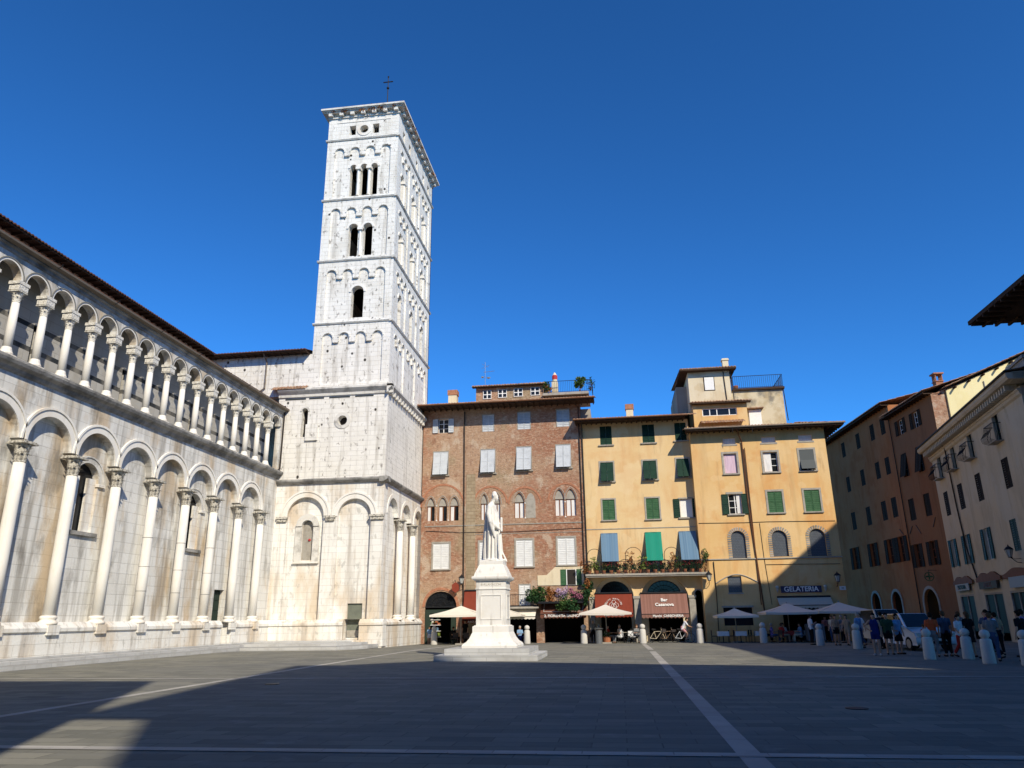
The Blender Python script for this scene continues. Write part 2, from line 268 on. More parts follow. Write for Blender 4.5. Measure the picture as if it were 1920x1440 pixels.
# ------------------------------------------------------------------ geometry helpers
class MB:
    """collects geometry in local facade coordinates: x right, y into the building, z up"""
    def __init__(s): s.v = []; s.f = []
    def poly(s, pts):
        b = len(s.v); s.v += [tuple(p) for p in pts]; s.f.append(tuple(range(b, b+len(pts)))); return s
    def box(s, x0, x1, y0, y1, z0, z1, skip=''):
        b = len(s.v)
        s.v += [(x0,y0,z0),(x1,y0,z0),(x1,y1,z0),(x0,y1,z0),(x0,y0,z1),(x1,y0,z1),(x1,y1,z1),(x0,y1,z1)]
        fs = {'b':(0,3,2,1),'t':(4,5,6,7),'f':(0,1,5,4),'r':(1,2,6,5),'k':(2,3,7,6),'l':(3,0,4,7)}
        s.f += [tuple(b+i for i in q) for k, q in fs.items() if k not in skip]
        return s
    def obox(s, c, ax, ay, az):          # oriented box: centre and three half-axis vectors
        b = len(s.v); c = Vector(c); ax, ay, az = Vector(ax), Vector(ay), Vector(az)
        for k in (-1, 1):
            for i, j in ((-1,-1),(1,-1),(1,1),(-1,1)): s.v.append(tuple(c+ax*i+ay*j+az*k))
        s.f += [tuple(b+i for i in q) for q in ((0,3,2,1),(4,5,6,7),(0,1,5,4),(1,2,6,5),(2,3,7,6),(3,0,4,7))]
        return s
    def prism(s, pts, y0, y1, caps=True):   # polygon in (x,z), extruded in y
        b = len(s.v); n = len(pts)
        s.v += [(p[0], y0, p[1]) for p in pts] + [(p[0], y1, p[1]) for p in pts]
        for i in range(n): s.f.append((b+i, b+(i+1) % n, b+n+(i+1) % n, b+n+i))
        if caps:
            for tr in tessellate_polygon([[Vector((p[0], p[1], 0)) for p in pts]]):
                s.f.append(tuple(b+i for i in tr)); s.f.append(tuple(b+n+i for i in reversed(tr)))
        return s
    def slab(s, pts, z0, z1):            # polygon in (x,y), extruded in z
        b = len(s.v); n = len(pts)
        s.v += [(p[0], p[1], z0) for p in pts] + [(p[0], p[1], z1) for p in pts]
        for i in range(n): s.f.append((b+i, b+(i+1) % n, b+n+(i+1) % n, b+n+i))
        for tr in tessellate_polygon([[Vector((p[0], p[1], 0)) for p in pts]]):
            s.f.append(tuple(b+i for i in tr)); s.f.append(tuple(b+n+i for i in reversed(tr)))
        return s
    def profx(s, prof, x0, x1):          # profile in (y,z), extruded along x
        b = len(s.v); n = len(prof)
        s.v += [(x0, p[0], p[1]) for p in prof] + [(x1, p[0], p[1]) for p in prof]
        for i in range(n): s.f.append((b+i, b+(i+1) % n, b+n+(i+1) % n, b+n+i))
        for tr in tessellate_polygon([[Vector((p[0], p[1], 0)) for p in prof]]):
            s.f.append(tuple(b+i for i in tr)); s.f.append(tuple(b+n+i for i in reversed(tr)))
        return s
    def tube(s, pts, rad, n=8, caps=True, round_ends=False):
        pts = [Vector(p) for p in pts]
        if not hasattr(rad, '__len__'): rad = [rad]*len(pts)
        rad = list(rad)
        if round_ends:
            d0 = (pts[0]-pts[1]).normalized(); d1 = (pts[-1]-pts[-2]).normalized()
            a, b_ = pts[0], pts[-1]; ra, rb = rad[0], rad[-1]
            pre = [(a+d0*ra*math.sin(t), ra*math.cos(t)) for t in (1.45, 1.0, 0.5)]
            post = [(b_+d1*rb*math.sin(t), rb*math.cos(t)) for t in (0.5, 1.0, 1.45)]
            pts = [p for p, _ in pre]+pts+[p for p, _ in post]; rad = [q for _, q in pre]+rad+[q for _, q in post]
        b = len(s.v); up_ = None
        for i, p in enumerate(pts):
            t = (pts[min(i+1, len(pts)-1)]-pts[max(i-1, 0)])
            t = t.normalized() if t.length > 1e-9 else Vector((0, 0, 1))
            if up_ is None:
                up_ = Vector((0, 0, 1)) if abs(t.z) < 0.9 else Vector((1, 0, 0))
            x = up_.cross(t).normalized(); y = t.cross(x); up_ = y
            for k in range(n):
                a = 2*PI*k/n; s.v.append(tuple(p+(x*math.cos(a)+y*math.sin(a))*rad[i]))
        m = len(pts)
        for i in range(m-1):
            for k in range(n):
                s.f.append((b+i*n+k, b+i*n+(k+1) % n, b+(i+1)*n+(k+1) % n, b+(i+1)*n+k))
        if caps:
            s.f.append(tuple(b+k for k in reversed(range(n)))); s.f.append(tuple(b+(m-1)*n+k for k in range(n)))
        return s
    def lathe(s, cx, cy_, prof, n=16, sx=1.0, sy=1.0):
        b = len(s.v)
        for (r, z) in prof:
            for k in range(n):
                a = 2*PI*k/n; s.v.append((cx+r*sx*math.cos(a), cy_+r*sy*math.sin(a), z))
        m = len(prof)
        for i in range(m-1):
            for k in range(n):
                s.f.append((b+i*n+k, b+i*n+(k+1) % n, b+(i+1)*n+(k+1) % n, b+(i+1)*n+k))
        s.f.append(tuple(b+k for k in reversed(range(n)))); s.f.append(tuple(b+(m-1)*n+k for k in range(n)))
        return s
    def ring(s, cx, cz, ri, ro, y0, y1, a0=0.0, a1=PI, n=18):   # arch band in the (x,z) plane
        b = len(s.v)
        for i in range(n+1):
            a = a0+(a1-a0)*i/n; c, q = math.cos(a), math.sin(a)
            s.v += [(cx+ri*c, y0, cz+ri*q), (cx+ro*c, y0, cz+ro*q), (cx+ro*c, y1, cz+ro*q), (cx+ri*c, y1, cz+ri*q)]
        for i in range(n):
            for k in range(4): s.f.append((b+i*4+k, b+i*4+(k+1) % 4, b+(i+1)*4+(k+1) % 4, b+(i+1)*4+k))
        s.f.append((b, b+1, b+2, b+3)); e = b+n*4; s.f.append((e+3, e+2, e+1, e))
        return s
    def ball(s, c, r, n=10, sz=1.0):
        prof = [(r*math.sin(PI*i/n)+1e-4, c[2]-r*sz*math.cos(PI*i/n)) for i in range(n+1)]
        return s.lathe(c[0], c[1], prof, n+4)
    def leaves(s, n, c, rad, size, rng=random, shape='ell'):
        for _ in range(n):
            while True:
                p = Vector((rng.uniform(-1, 1), rng.uniform(-1, 1), rng.uniform(-1, 1)))
                if shape == 'box' or p.length <= 1: break
            q = Vector((c[0]+p.x*rad[0], c[1]+p.y*rad[1], c[2]+p.z*rad[2]))
            a = Vector((rng.uniform(-1, 1), rng.uniform(-1, 1), rng.uniform(-1, 1))).normalized()
            bq = a.cross(Vector((rng.uniform(-1, 1), rng.uniform(-1, 1), rng.uniform(-1, 1)))).normalized()
            k = size*rng.uniform(.6, 1.3)
            s.poly([q-a*k, q+bq*k*.5, q+a*k, q-bq*k*.5])
        return s
    def xf(s, mat):
        s.v = [tuple(mat @ Vector(p)) for p in s.v]; return s
    def mesh(s, name, mat=None, smooth=False):
        me = bpy.data.meshes.new(name); me.from_pydata(s.v, [], s.f)
        if mat is not None: me.materials.append(MT[mat] if isinstance(mat, str) else mat)
        if smooth:
            for p in me.polygons: p.use_smooth = True
        me.update(); return me
    def obj(s, name, mat, parent=None, smooth=False, label=None, loc=None):
        o = bpy.data.objects.new(name, s.mesh(name, mat, smooth)); COL.objects.link(o)
        if parent is not None: o.parent = parent
        if loc is not None: o.location = loc
        if label: o['label'] = label
        return o

def thing(name, label, cat, loc=(0, 0, 0), rz=0.0, group=None):
    o = bpy.data.objects.new(name, None); COL.objects.link(o); o.empty_display_size = 0.3
    o.location = loc; o.rotation_euler = (0, 0, rz); o['label'] = label; o['category'] = cat
    if group: o['group'] = group
    return o
def struct(o, kind='structure'): o['kind'] = kind; return o
def dup(root, loc, rz=None, label=None, group=None):
    r = root.copy(); COL.objects.link(r); r.location = loc
    if rz is not None: r.rotation_euler = (0, 0, rz)
    if label: r['label'] = label
    if group: r['group'] = group
    for ch in list(root.children):
        c = ch.copy(); COL.objects.link(c); c.parent = r
        for g in list(ch.children):
            d = g.copy(); COL.objects.link(d); d.parent = c
    return r

def arch_pts(x0, x1, z0, zs, n=12, rise=None):     # opening with a round (or flatter) head
    r = (x1-x0)/2; c = (x0+x1)/2; h = r if rise is None else rise
    return [(x0, z0), (x1, z0)] + [(c+r*math.cos(PI*i/n), zs+h*math.sin(PI*i/n)) for i in range(n+1)]
def gothic_pts(x0, x1, z0, zs, zt, n=5):
    c = (x0+x1)/2; r = (x1-x0)/2; pts = [(x0, z0), (x1, z0)]
    for i in range(n+1):
        t = i/n; pts.append((x1-r*(1-math.cos(t*PI/2)), zs+(zt-zs)*math.sin(t*PI/2)*(.75+.25*t)))
    for i in range(n-1, -1, -1):
        t = i/n; pts.append((x0+r*(1-math.cos(t*PI/2)), zs+(zt-zs)*math.sin(t*PI/2)*(.75+.25*t)))
    return pts
def rect(x0, x1, z0, z1): return [(x0, z0), (x1, z0), (x1, z1), (x0, z1)]

def wall(name, mat, outer, holes, parent, y=0.0, depth=0.22, outer_edges=False):
    mb = MB()
    loops = [[Vector((p[0], p[1], 0)) for p in outer]] + [[Vector((p[0], p[1], 0)) for p in h] for h in holes]
    flat = [p for lp in loops for p in lp]
    mb.v = [(p.x, y, p.y) for p in flat]
    mb.f = [tuple(t) for t in tessellate_polygon(loops)]
    edges = list(holes) + ([outer] if outer_edges else [])
    for h in edges:
        n = len(h)
        for i in range(n):
            a, b = h[i], h[(i+1) % n]
            mb.poly([(a[0], y, a[1]), (b[0], y, b[1]), (b[0], y+depth, b[1]), (a[0], y+depth, a[1])])
    return mb.obj(name, mat, parent)

def text(s, size, parent, loc, mat, name='lettering', align='CENTER', depth=0.01, rx=PI/2, sx=1.0, bold=0.0):
    cu = bpy.data.curves.new(name, 'FONT'); cu.body = s; cu.size = size; cu.align_x = align; cu.align_y = 'CENTER'
    cu.extrude = depth; cu.offset = bold
    o = bpy.data.objects.new(name, cu); COL.objects.link(o)
    dg = bpy.context.evaluated_depsgraph_get(); dg.update()
    me = bpy.data.meshes.new_from_object(o.evaluated_get(dg)); bpy.data.objects.remove(o)
    me.materials.clear(); me.materials.append(MT[mat]); me.name = name
    o = bpy.data.objects.new(name, me); COL.objects.link(o)
    o.parent = parent; o.location = loc; o.rotation_euler = (rx, 0, 0); o.scale = (sx, 1, 1)
    return o

def louvre(mb, x0, x1, z0, z1, y, out=0.0, slats=True):   # one shutter leaf; out = how far its foot swings out
    f = 0.05; t = 0.035
    def yy(z): return y - out*(z1-z)/(z1-z0)
    def q(a, b, c, d, th=t):
        mb.poly([(a, yy(c)-th, c), (b, yy(c)-th, c), (b, yy(d)-th, d), (a, yy(d)-th, d)])
        mb.poly([(a, yy(c), c), (b, yy(c), c), (b, yy(c)-th, c), (a, yy(c)-th, c)])
        mb.poly([(a, yy(d), d), (b, yy(d), d), (b, yy(d)-th, d), (a, yy(d)-th, d)])
        mb.poly([(a, yy(c), c), (a, yy(c)-th, c), (a, yy(d)-th, d), (a, yy(d), d)])
        mb.poly([(b, yy(c), c), (b, yy(c)-th, c), (b, yy(d)-th, d), (b, yy(d), d)])
    q(x0, x0+f, z0, z1); q(x1-f, x1, z0, z1); q(x0+f, x1-f, z0, z0+f); q(x0+f, x1-f, z1-f, z1)
    zm = (z0+z1)/2; q(x0+f, x1-f, zm-f/2, zm+f/2)
    n = max(6, int((z1-z0)/0.14))
    for i in range(n):
        c = z0+f+(z1-z0-2*f)*(i+.5)/n; h = (z1-z0-2*f)/n*.50
        mb.poly([(x0+f, yy(c)-t*.95, c-h), (x1-f, yy(c)-t*.95, c-h), (x1-f, yy(c)-.002, c+h), (x0+f, yy(c)-.002, c+h)])

def window(parent, x0, x1, z0, z1, kind, shutter='sh_grey', frame=None, sill=None, rec=0.16, wfr='white', label=None, pane='glass'):
    """a window part with its pane, shutters, surround and sill as sub-parts"""
    mb = MB(); b = 0.055; y = rec
    mb.box(x0, x0+b, y, y+.05, z0, z1); mb.box(x1-b, x1, y, y+.05, z0, z1)
    mb.box(x0+b, x1-b, y, y+.05, z0, z0+b); mb.box(x0+b, x1-b, y, y+.05, z1-b, z1)
    xm = (x0+x1)/2
    mb.box(xm-b*.6, xm+b*.6, y-.004, y+.046, z0+b, z1-b)
    for t in (1/3., 2/3.):
        zz = z0+(z1-z0)*t; mb.box(x0+b, x1-b, y+.006, y+.04, zz-.02, zz+.02)
    wo = mb.obj('window', wfr, parent, label=label)
    MB().box(x0+.01, x1-.01, y+.03, y+.045, z0+.01, z1-.01).obj('pane', pane, wo)
    def leaf(a, c, out, yy=0.0, mat=None):
        m2 = MB(); louvre(m2, a, c, z0+.01, z1-.01, yy, out); return m2.obj('shutter', mat or shutter, wo)
    if kind == 'shut':
        leaf(x0, xm-.01, 0, .04); leaf(xm+.01, x1, 0, .04)
    elif kind == 'prop':
        leaf(x0, xm-.01, .40, .03); leaf(xm+.01, x1, .40, .03)
    elif kind == 'open':
        h = (x1-x0)/2
        leaf(x0-h-.02, x0-.02, .04, -.03); leaf(x1+.02, x1+h+.02, .04, -.03)
    elif kind == 'cracked':           # folded back nearly at right angles to the wall
        for sx_, xx in ((-1, x0), (1, x1)):
            m2 = MB(); louvre(m2, 0, (x1-x0)/2, z0, z1, 0, 0)
            m2.xf(Matrix.Translation((xx, -.02, 0)) @ Matrix.Rotation((PI+R(55)) if sx_ < 0 else R(-55), 4, 'Z'))
            m2.obj('shutter', shutter, wo)
    if frame:
        t = frame[1]; m2 = MB(); o = -.035
        m2.box(x0-t, x0-.001, o, .03, z0, z1+t); m2.box(x1+.001, x1+t, o, .03, z0, z1+t); m2.box(x0-.001, x1+.001, o, .03, z1+.001, z1+t)
        m2.obj('surround', frame[0], wo)
    if sill:
        MB().box(x0-.16, x1+.16, -.12, .05, z0-.10, z0-.004).obj('sill', sill, wo)
    return wo

def tiled_roof(parent, p0, p1, p2, p3, name='roof', period=0.24, amp=0.055, rows=8, mat='tile', thick=.08):
    """wavy tiled sheet: p0->p1 is the eave, p3->p2 the ridge"""
    p0, p1, p2, p3 = map(Vector, (p0, p1, p2, p3))
    L = (p1-p0).length; k = max(2, int(L/period)); m = k*4
    nrm = (p1-p0).cross(p3-p0).normalized()
    if nrm.z < 0: nrm = -nrm
    mb = MB(); rng = random.Random(int(L*100))
    for j in range(rows+1):
        for jj in ((0, 1) if 0 < j < rows else ((0,) if j == rows else (1,))):
            v = j/rows
            for i in range(m+1):
                u = i/m; a = p0.lerp(p1, u); b = p3.lerp(p2, u)
                h = amp*abs(math.sin(PI*u*k)) + (0.03 if jj else 0) + rng.uniform(-.008, .008)
                mb.v.append(tuple(a.lerp(b, v)+nrm*h))
    nr = len(mb.v)//(m+1)
    for j in range(nr-1):
        for i in range(m): mb.f.append((j*(m+1)+i, j*(m+1)+i+1, (j+1)*(m+1)+i+1, (j+1)*(m+1)+i))
    b = len(mb.v)                                   # front lip
    for i in range(m+1):
        v = Vector(mb.v[i]); mb.v.append((v.x, v.y, v.z-thick))
    for i in range(m): mb.f.append((i, i+1, b+i+1, b+i))
    return mb.obj(name, mat, parent)

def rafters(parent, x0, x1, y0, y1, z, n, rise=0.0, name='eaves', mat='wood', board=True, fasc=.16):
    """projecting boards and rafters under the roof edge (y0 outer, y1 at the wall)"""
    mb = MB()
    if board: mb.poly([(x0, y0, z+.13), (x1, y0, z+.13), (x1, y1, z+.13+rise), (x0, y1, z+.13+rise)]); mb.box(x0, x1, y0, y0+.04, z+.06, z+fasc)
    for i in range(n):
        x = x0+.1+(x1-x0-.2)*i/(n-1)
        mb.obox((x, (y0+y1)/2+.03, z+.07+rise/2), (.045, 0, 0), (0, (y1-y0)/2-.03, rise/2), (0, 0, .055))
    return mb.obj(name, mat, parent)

def fused(mb, name, mat, parent, voxel, smooth=3):
    """melts overlapping limbs into one continuous skin"""
    o = mb.obj(name, mat, None)
    md = o.modifiers.new('r', 'REMESH'); md.mode = 'VOXEL'; md.voxel_size = voxel; md.use_smooth_shade = True
    if smooth:
        ms = o.modifiers.new('s', 'SMOOTH'); ms.factor = 0.5; ms.iterations = smooth
    dg = bpy.context.evaluated_depsgraph_get(); dg.update()
    me = bpy.data.meshes.new_from_object(o.evaluated_get(dg)); me.name = name
    o.modifiers.clear(); o.data = me; me.materials.clear(); me.materials.append(MT[mat]); o.parent = parent
    return o
# ------------------------------------------------------------------ setting: ground, slabs, marble strips
g = MB()
ys = [-60, -20, 0, 20, 42, 46, 50, 54, 58, 60, 100]
for i in range(len(ys)-1):
    g.poly([(-60, ys[i], gz(ys[i])), (60, ys[i], gz(ys[i])), (60, ys[i+1], gz(ys[i+1])), (-60, ys[i+1], gz(ys[i+1]))])
struct(g.obj('piazza_paving', 'pave'))
struct(MB().poly([(-1500, -1500, -.25), (1500, -1500, -.25), (1500, 1500, -.25), (-1500, 1500, -.25)]).obj('ground', 'ground'))
ms = MB()
def strip_y(x, wd, y0, y1):
    n = 12
    for i in range(n):
        a = y0+(y1-y0)*i/n; b = y0+(y1-y0)*(i+1)/n
        ms.poly([(x-wd/2, a, gz(a)+.005), (x+wd/2, a, gz(a)+.005), (x+wd/2, b, gz(b)+.005), (x-wd/2, b, gz(b)+.005)])
def strip_x(y, wd, x0, x1):
    ms.poly([(x0, y-wd/2, gz(y)+.009), (x1, y-wd/2, gz(y)+.009), (x1, y+wd/2, gz(y)+.009), (x0, y+wd/2, gz(y)+.009)])
strip_y(1.5, .30, -20, 55.5); strip_y(-11.7, .26, -20, 55)
strip_x(10.45, .26, -22, 17); strip_x(22.95, .22, -22, 17); strip_x(35.2, .16, -16, 12); strip_x(-2, .26, -22, 17)
struct(ms.obj('marble_paving_strips', 'strip'))
# raised marble footway round the church
k = MB()
k.slab([(-22.7, -10), (-22.7, 44.6), (-16.9, 45.2), (-15.9, 48.0), (-15.9, 50.2), (-24.6, 50.2), (-24.6, -10)], -.05, .16)
k.slab([(-23.15, -10), (-23.15, 46.0), (-17.4, 46.5), (-16.6, 48.8), (-16.6, 50.3), (-24.6, 50.3), (-24.6, -10)], .161, .30)
k.slab([(-23.6, -10), (-23.6, 48.2), (-18.2, 48.6), (-17.4, 50.35), (-24.6, 50.35), (-24.6, -10)], .301, .40)
struct(k.obj('marble_footway', 'step'))

# ------------------------------------------------------------------ church
church = thing('church', 'long white marble church with two tiers of arcades along its flank', 'church', (0, 0, 0))
def nv(o, x=0.0, y=0.0, z=0.0):          # place a part on the nave flank (local x runs along the flank)
    o.location = (-24.0-y, x, z); o.rotation_euler = (0, 0, PI/2); return o
X0, X1 = 12.0, 50.5
cols = [29.87+3.06*i for i in range(-5, 7)]
pl = MB().profx([(-.34, .30), (-.34, 1.30), (-.42, 1.36), (-.42, 1.50), (-.22, 1.74), (1.0, 1.74), (1.0, .30)], X0, 43.95)
pl.profx([(-.34, .30), (-.34, 1.30), (-.42, 1.36), (-.42, 1.50), (-.22, 1.74), (1.0, 1.74), (1.0, .30)], 45.15, X1-.05)
for c in cols:
    if c > 13: pl.box(c-.34, c+.34, -.46, -.30, 1.22, 1.62)
nv(pl.obj('plinth', 'transept', church))
win_bays = [(cols[2]+cols[3])/2, (cols[5]+cols[6])/2, (cols[8]+cols[9])/2]
holes = [rect(43.95, 45.1, 1.741, 3.55)]
for c in win_bays: holes.append(arch_pts(c-.85, c+.85, 5.7, 8.0))
nv(wall('panel_wall', 'nave', rect(X0, X1, 1.74, 11.0), holes, church, y=.36, depth=.30))
# front skin above the capitals, with round arches
top = 11.55; zs = 8.95
edge = [(X0, top), (X0, zs-.0)]
arcs = []
for i in range(len(cols)-1):
    a, b = cols[i], cols[i+1]
    if b < X0+.5 or a < X0+.3: continue
    arcs.append((a, b))
pts = [(X0, zs)]
for a, b in arcs:
    r = (b-a)/2-.24; c = (a+b)/2
    pts.append((c-r, zs)); pts += [(c-r*math.cos(PI*i/16), zs+r*math.sin(PI*i/16)) for i in range(1, 17)]
pts += [(49.0, zs), (49.0, 1.74), (X1, 1.74), (X1, top), (X0, top)]
nv(MB().prism(pts, 0.0, .45).obj('arcade_wall', 'nave', church))
for i, (a, b) in enumerate(arcs):
    c = (a+b)/2; r = (b-a)/2-.24
    rg = MB().ring(c, zs, r+.001, r+.30, -.06, .03, n=22); rg.ring(c, zs, r+.301, r+.40, -.11, .02, n=22)
    nv(rg.obj('archivolt', 'column', church))
def capital_mesh(r, h, wd):
    mb = MB()
    mb.lathe(0, 0, [(r, 0), (r*1.12, .03), (r*1.02, .07), (r*1.05, h*.3), (r*1.2, h*.6), (wd*.44, h*.86)], 12)
    for t, (zz, hh, rr) in enumerate(((.05, h*.42, r*1.05), (h*.36, h*.45, r*1.12))):
        for i in range(8):
            a = 2*PI*(i+.5*t)/8; ca, sa = math.cos(a), math.sin(a)
            px, py = -sa*r*.30, ca*r*.30
            mb.poly([(ca*rr*.95+px, sa*rr*.95+py, zz), (ca*rr*.95-px, sa*rr*.95-py, zz),
                     (ca*(rr*1.15)-px*.9, sa*(rr*1.15)-py*.9, zz+hh*.75), (ca*(rr*1.15)+px*.9, sa*(rr*1.15)+py*.9, zz+hh*.75)])
            mb.poly([(ca*(rr*1.15)+px*.9, sa*(rr*1.15)+py*.9, zz+hh*.75), (ca*(rr*1.15)-px*.9, sa*(rr*1.15)-py*.9, zz+hh*.75),
                     (ca*(rr*1.6)-px*.5, sa*(rr*1.6)-py*.5, zz+hh*.8), (ca*(rr*1.6)+px*.5, sa*(rr*1.6)+py*.5, zz+hh*.8)])
    hw = wd/2
    mb.box(-hw, hw, -hw, hw, h*.86, h*.94); mb.box(-hw*.86, hw*.86, -hw*.86, hw*.86, h*.94, h)
    return mb
cap_me = capital_mesh(.225, .88, .80).mesh('capital', 'capital')
shaft_me = MB().lathe(0, 0, [(.245, .36), (.248, 2.5), (.240, 4.6), (.222, 6.32)], 20).mesh('column', 'column', True)
base_me = MB().lathe(0, 0, [(.37, 0), (.385, .06), (.37, .12), (.305, .16), (.30, .22), (.34, .27), (.33, .33), (.275, .37)], 20).mesh('base', 'column', True)
drum_me = {}
for i, c in enumerate(cols):
    if c < 13: continue
    o = bpy.data.objects.new('column', shaft_me); COL.objects.link(o); o.parent = church; nv(o, c, -.10, 1.63)
    if i == len(cols)-1: pass
    for nm, me, z in (('capital', cap_me, 6.29+.02), ('base', base_me, 0)):
        d = bpy.data.objects.new(nm, me); COL.objects.link(d); d.parent = o; d.location = (0, 0, z)
    if i in (7, 8, 9):
        jm = MB()
        for z in (1.55, 2.75, 4.2): jm.lathe(0, 0, [(.254, z), (.254, z+.025)], 20)
        jm.obj('joint', 'darkstone', o)
# windows of the aisle, each with a little arch on brackets
for c in win_bays:
    m = MB(); m.ring(c, 8.0, .851, 1.10, .30, .46, n=16); m.ring(c, 8.0, 1.101, 1.17, .26, .44, n=16)
    wo = nv(m.obj('window', 'mould', church))
    MB().box(c-1.15, c+1.15, .22, .46, 5.52, 5.69).obj('sill', 'darkstone', wo)
    mm = MB()
    for s_ in (-1, 1): mm.box(c+s_*1.0-.22, c+s_*1.0+.22, .24, .44, 7.86, 7.99)
    mm.box(c-.85, c-.28, .48, .60, 5.7, 8.2); mm.box(c+.28, c+.85, .48, .60, 5.7, 8.2)
    mm.obj('jamb', 'transept', wo)
    MB().box(c-.84, c+.84, .66, .70, 5.71, 8.84).obj('pane', 'glass', wo)
dr = MB().box(43.97, 45.08, .60, .66, .42, 3.54); 
for q in range(5): dr.box(44.02, 45.04, .57, .60, .55+q*.6, .55+q*.6+.5)
nv(dr.obj('door', 'dgreendoor', church)); nv(MB().box(43.95, 45.10, .66, .75, .40, 3.6).box(43.9, 45.15, .35, .60, .38, .44).obj('door_recess', 'dark', church))
# middle cornice, gallery floor
nv(MB().profx([(.0, 11.42), (-.10, 11.50), (-.16, 11.62), (-.34, 11.72), (-.40, 11.84), (-.40, 11.93), (-.30, 12.0), (1.5, 12.0), (1.5, 11.42)], X0, X1-.02).obj('cornice', 'darkstone', church))
nv(wall('gallery_back_wall', 'gallery', rect(X0, X1, 12.0, 16.9), [rect(x-.12, x+.12, 12.4, 14.3) for x in (27.6, 33.8, 37.4, 40.3)], church, y=1.05, depth=.5))
nv(MB().box(X0, X1, 1.6, 1.7, 12, 17).obj('gallery_back_lining', 'dark', church))
gc = [25.30+1.552*i for i in range(-8, 17)]
zs2 = 15.27; pts = [(X0, zs2)]
for a, b in zip(gc[:-1], gc[1:]):
    if a < X0+.2: continue
    r = (b-a)/2-.15; c = (a+b)/2
    pts.append((c-r, zs2)); pts += [(c-r*math.cos(PI*i/12), zs2+r*math.sin(PI*i/12)) for i in range(1, 13)]
pts += [(X1-.35, zs2), (X1-.35, 12.0), (X1, 12.0), (X1, 16.24), (X0, 16.24)]
nv(MB().prism(pts, -.06, .32).obj('gallery_arcade', 'nave', church))
for a, b in zip(gc[:-1], gc[1:]):
    if a < X0+.2: continue
    c = (a+b)/2; r = (b-a)/2-.15
    o = nv(MB().ring(c, zs2, r+.001, r+.085, -.075, -.02, n=18).obj('gallery_archivolt', 'column', church))
    MB().ring(c, zs2, r+.0855, r+.135, -.10, -.02, n=18).obj('painted_shadow_rim', 'voussoir', o)  # thin grey ring painted as the shadow round the arch
gsh = MB().lathe(0, 0, [(.17, .40), (.168, 1.4), (.145, 2.38)], 14).mesh('gallery_column', 'column', True)
gba = MB().box(-.27, .27, -.27, .27, 0, .10).lathe(0, 0, [(.26, .10), (.27, .15), (.22, .24), (.20, .32), (.175, .41)], 14).mesh('base', 'column')
gca = capital_mesh(.145, .52, .50)
gca.obox((0, 0, .64), (.24, 0, 0), (0, .24, 0), (0, 0, .12)); gca.box(-.29, .29, -.26, .26, .76, .90)
gca = gca.mesh('capital', 'gcapital')
for c in gc:
    if c < X0+.1 or c > X1-.5: continue
    o = bpy.data.objects.new('gallery_column', gsh); COL.objects.link(o); o.parent = church; nv(o, c, .12, 12.0)
    for nm, me, z in (('capital', gca, 2.36), ('base', gba, 0)):
        d = bpy.data.objects.new(nm, me); COL.objects.link(d); d.parent = o; d.location = (0, 0, z)
nv(MB().profx([(-.08, 16.20), (-.14, 16.25), (-.14, 16.36), (-.24, 16.42), (-.24, 16.52), (.4, 16.52), (.4, 16.20)], X0, X1+.55).obj('upper_moulding', 'darkstone', church))
nv(MB().profx([(-.50, 16.60), (-.48, 16.52), (-.38, 16.50), (-.34, 16.58), (.2, 16.68), (.2, 16.54), (-.28, 16.48)], X0, X1+.75).obj('gutter', 'gutter', church))
o = tiled_roof(church, (X0, -.46, 16.60), (X1+.8, -.46, 16.60), (X1+.8, 6.2, 18.4), (X0, 6.2, 18.4), 'aisle_roof', mat='tile_dark', amp=.04, thick=.05); nv(o)
for x in (20, 26.5, 30.4, 34.2, 38.0, 44): nv(MB().tube([(x, -.45, 16.46), (x, -.62, 16.56), (x, -.70, 16.66)], .02, 5).obj('gutter_bracket', 'iron', church))
# high nave behind with its dark eaves
nv(MB().box(X0, 50.2, 6.3, 15, 17.0, 21.1).obj('high_nave_wall', 'gallery', church))
nv(rafters(church, X0, 50.0, 5.55, 6.3, 20.95, 60, name='nave_eaves'))
nv(tiled_roof(church, (X0, 5.5, 21.12), (49.8, 5.5, 21.12), (49.8, 11, 22.8), (X0, 11, 22.8), 'nave_roof', mat='tile_dark'))
nv(MB().box(X0-.1, X0, 0, 15, 0, 21).obj('end_wall', 'gallery', church))
# transept: a two bay arcade, tall plain wall, eaves
def tp(o, x=0.0, y=0.0, z=0.0): o.location = (x, 50.5+y, z); return o
TX0, TX1 = -24.4, -16.0
tp(MB().profx([(-.30, .0), (-.30, 1.30), (-.38, 1.36), (-.38, 1.50), (-.14, 1.74), (.5, 1.74), (.5, .0)], TX0, -18.42)
   .profx([(-.30, .0), (-.30, 1.30), (-.38, 1.36), (-.38, 1.50), (-.14, 1.74), (.5, 1.74), (.5, .0)], -17.28, TX1+.36)
   .box(-18.42, -17.28, -.10, .5, 0, .55).box(-18.6, -17.1, -.62, -.30, 0, .42).obj('transept_plinth', 'transept', church))
tp(wall('transept_panel', 'transept', rect(TX0, TX1-.02, 1.74, 11.0), [rect(-18.37, -17.32, 1.741, 2.76), arch_pts(-21.97, -21.14, 5.7, 8.05)], church, y=.28, depth=.35))
tp(wall('transept_arcade_wall', 'transept', rect(TX0, TX1, 1.74, 11.0), [arch_pts(-23.06, -20.34, 1.745, 8.72, 16), arch_pts(-19.31, -16.89, 1.745, 8.66, 16)], church, y=0, depth=.29))
for c, r, z in ((-21.70, 1.36, 8.72), (-18.10, 1.21, 8.66)):
    tp(MB().ring(c, z, r+.001, r+.34, -.05, .02, n=22).ring(c, z, r+.341, r+.46, -.10, .02, n=22).obj('archivolt', 'column', church))
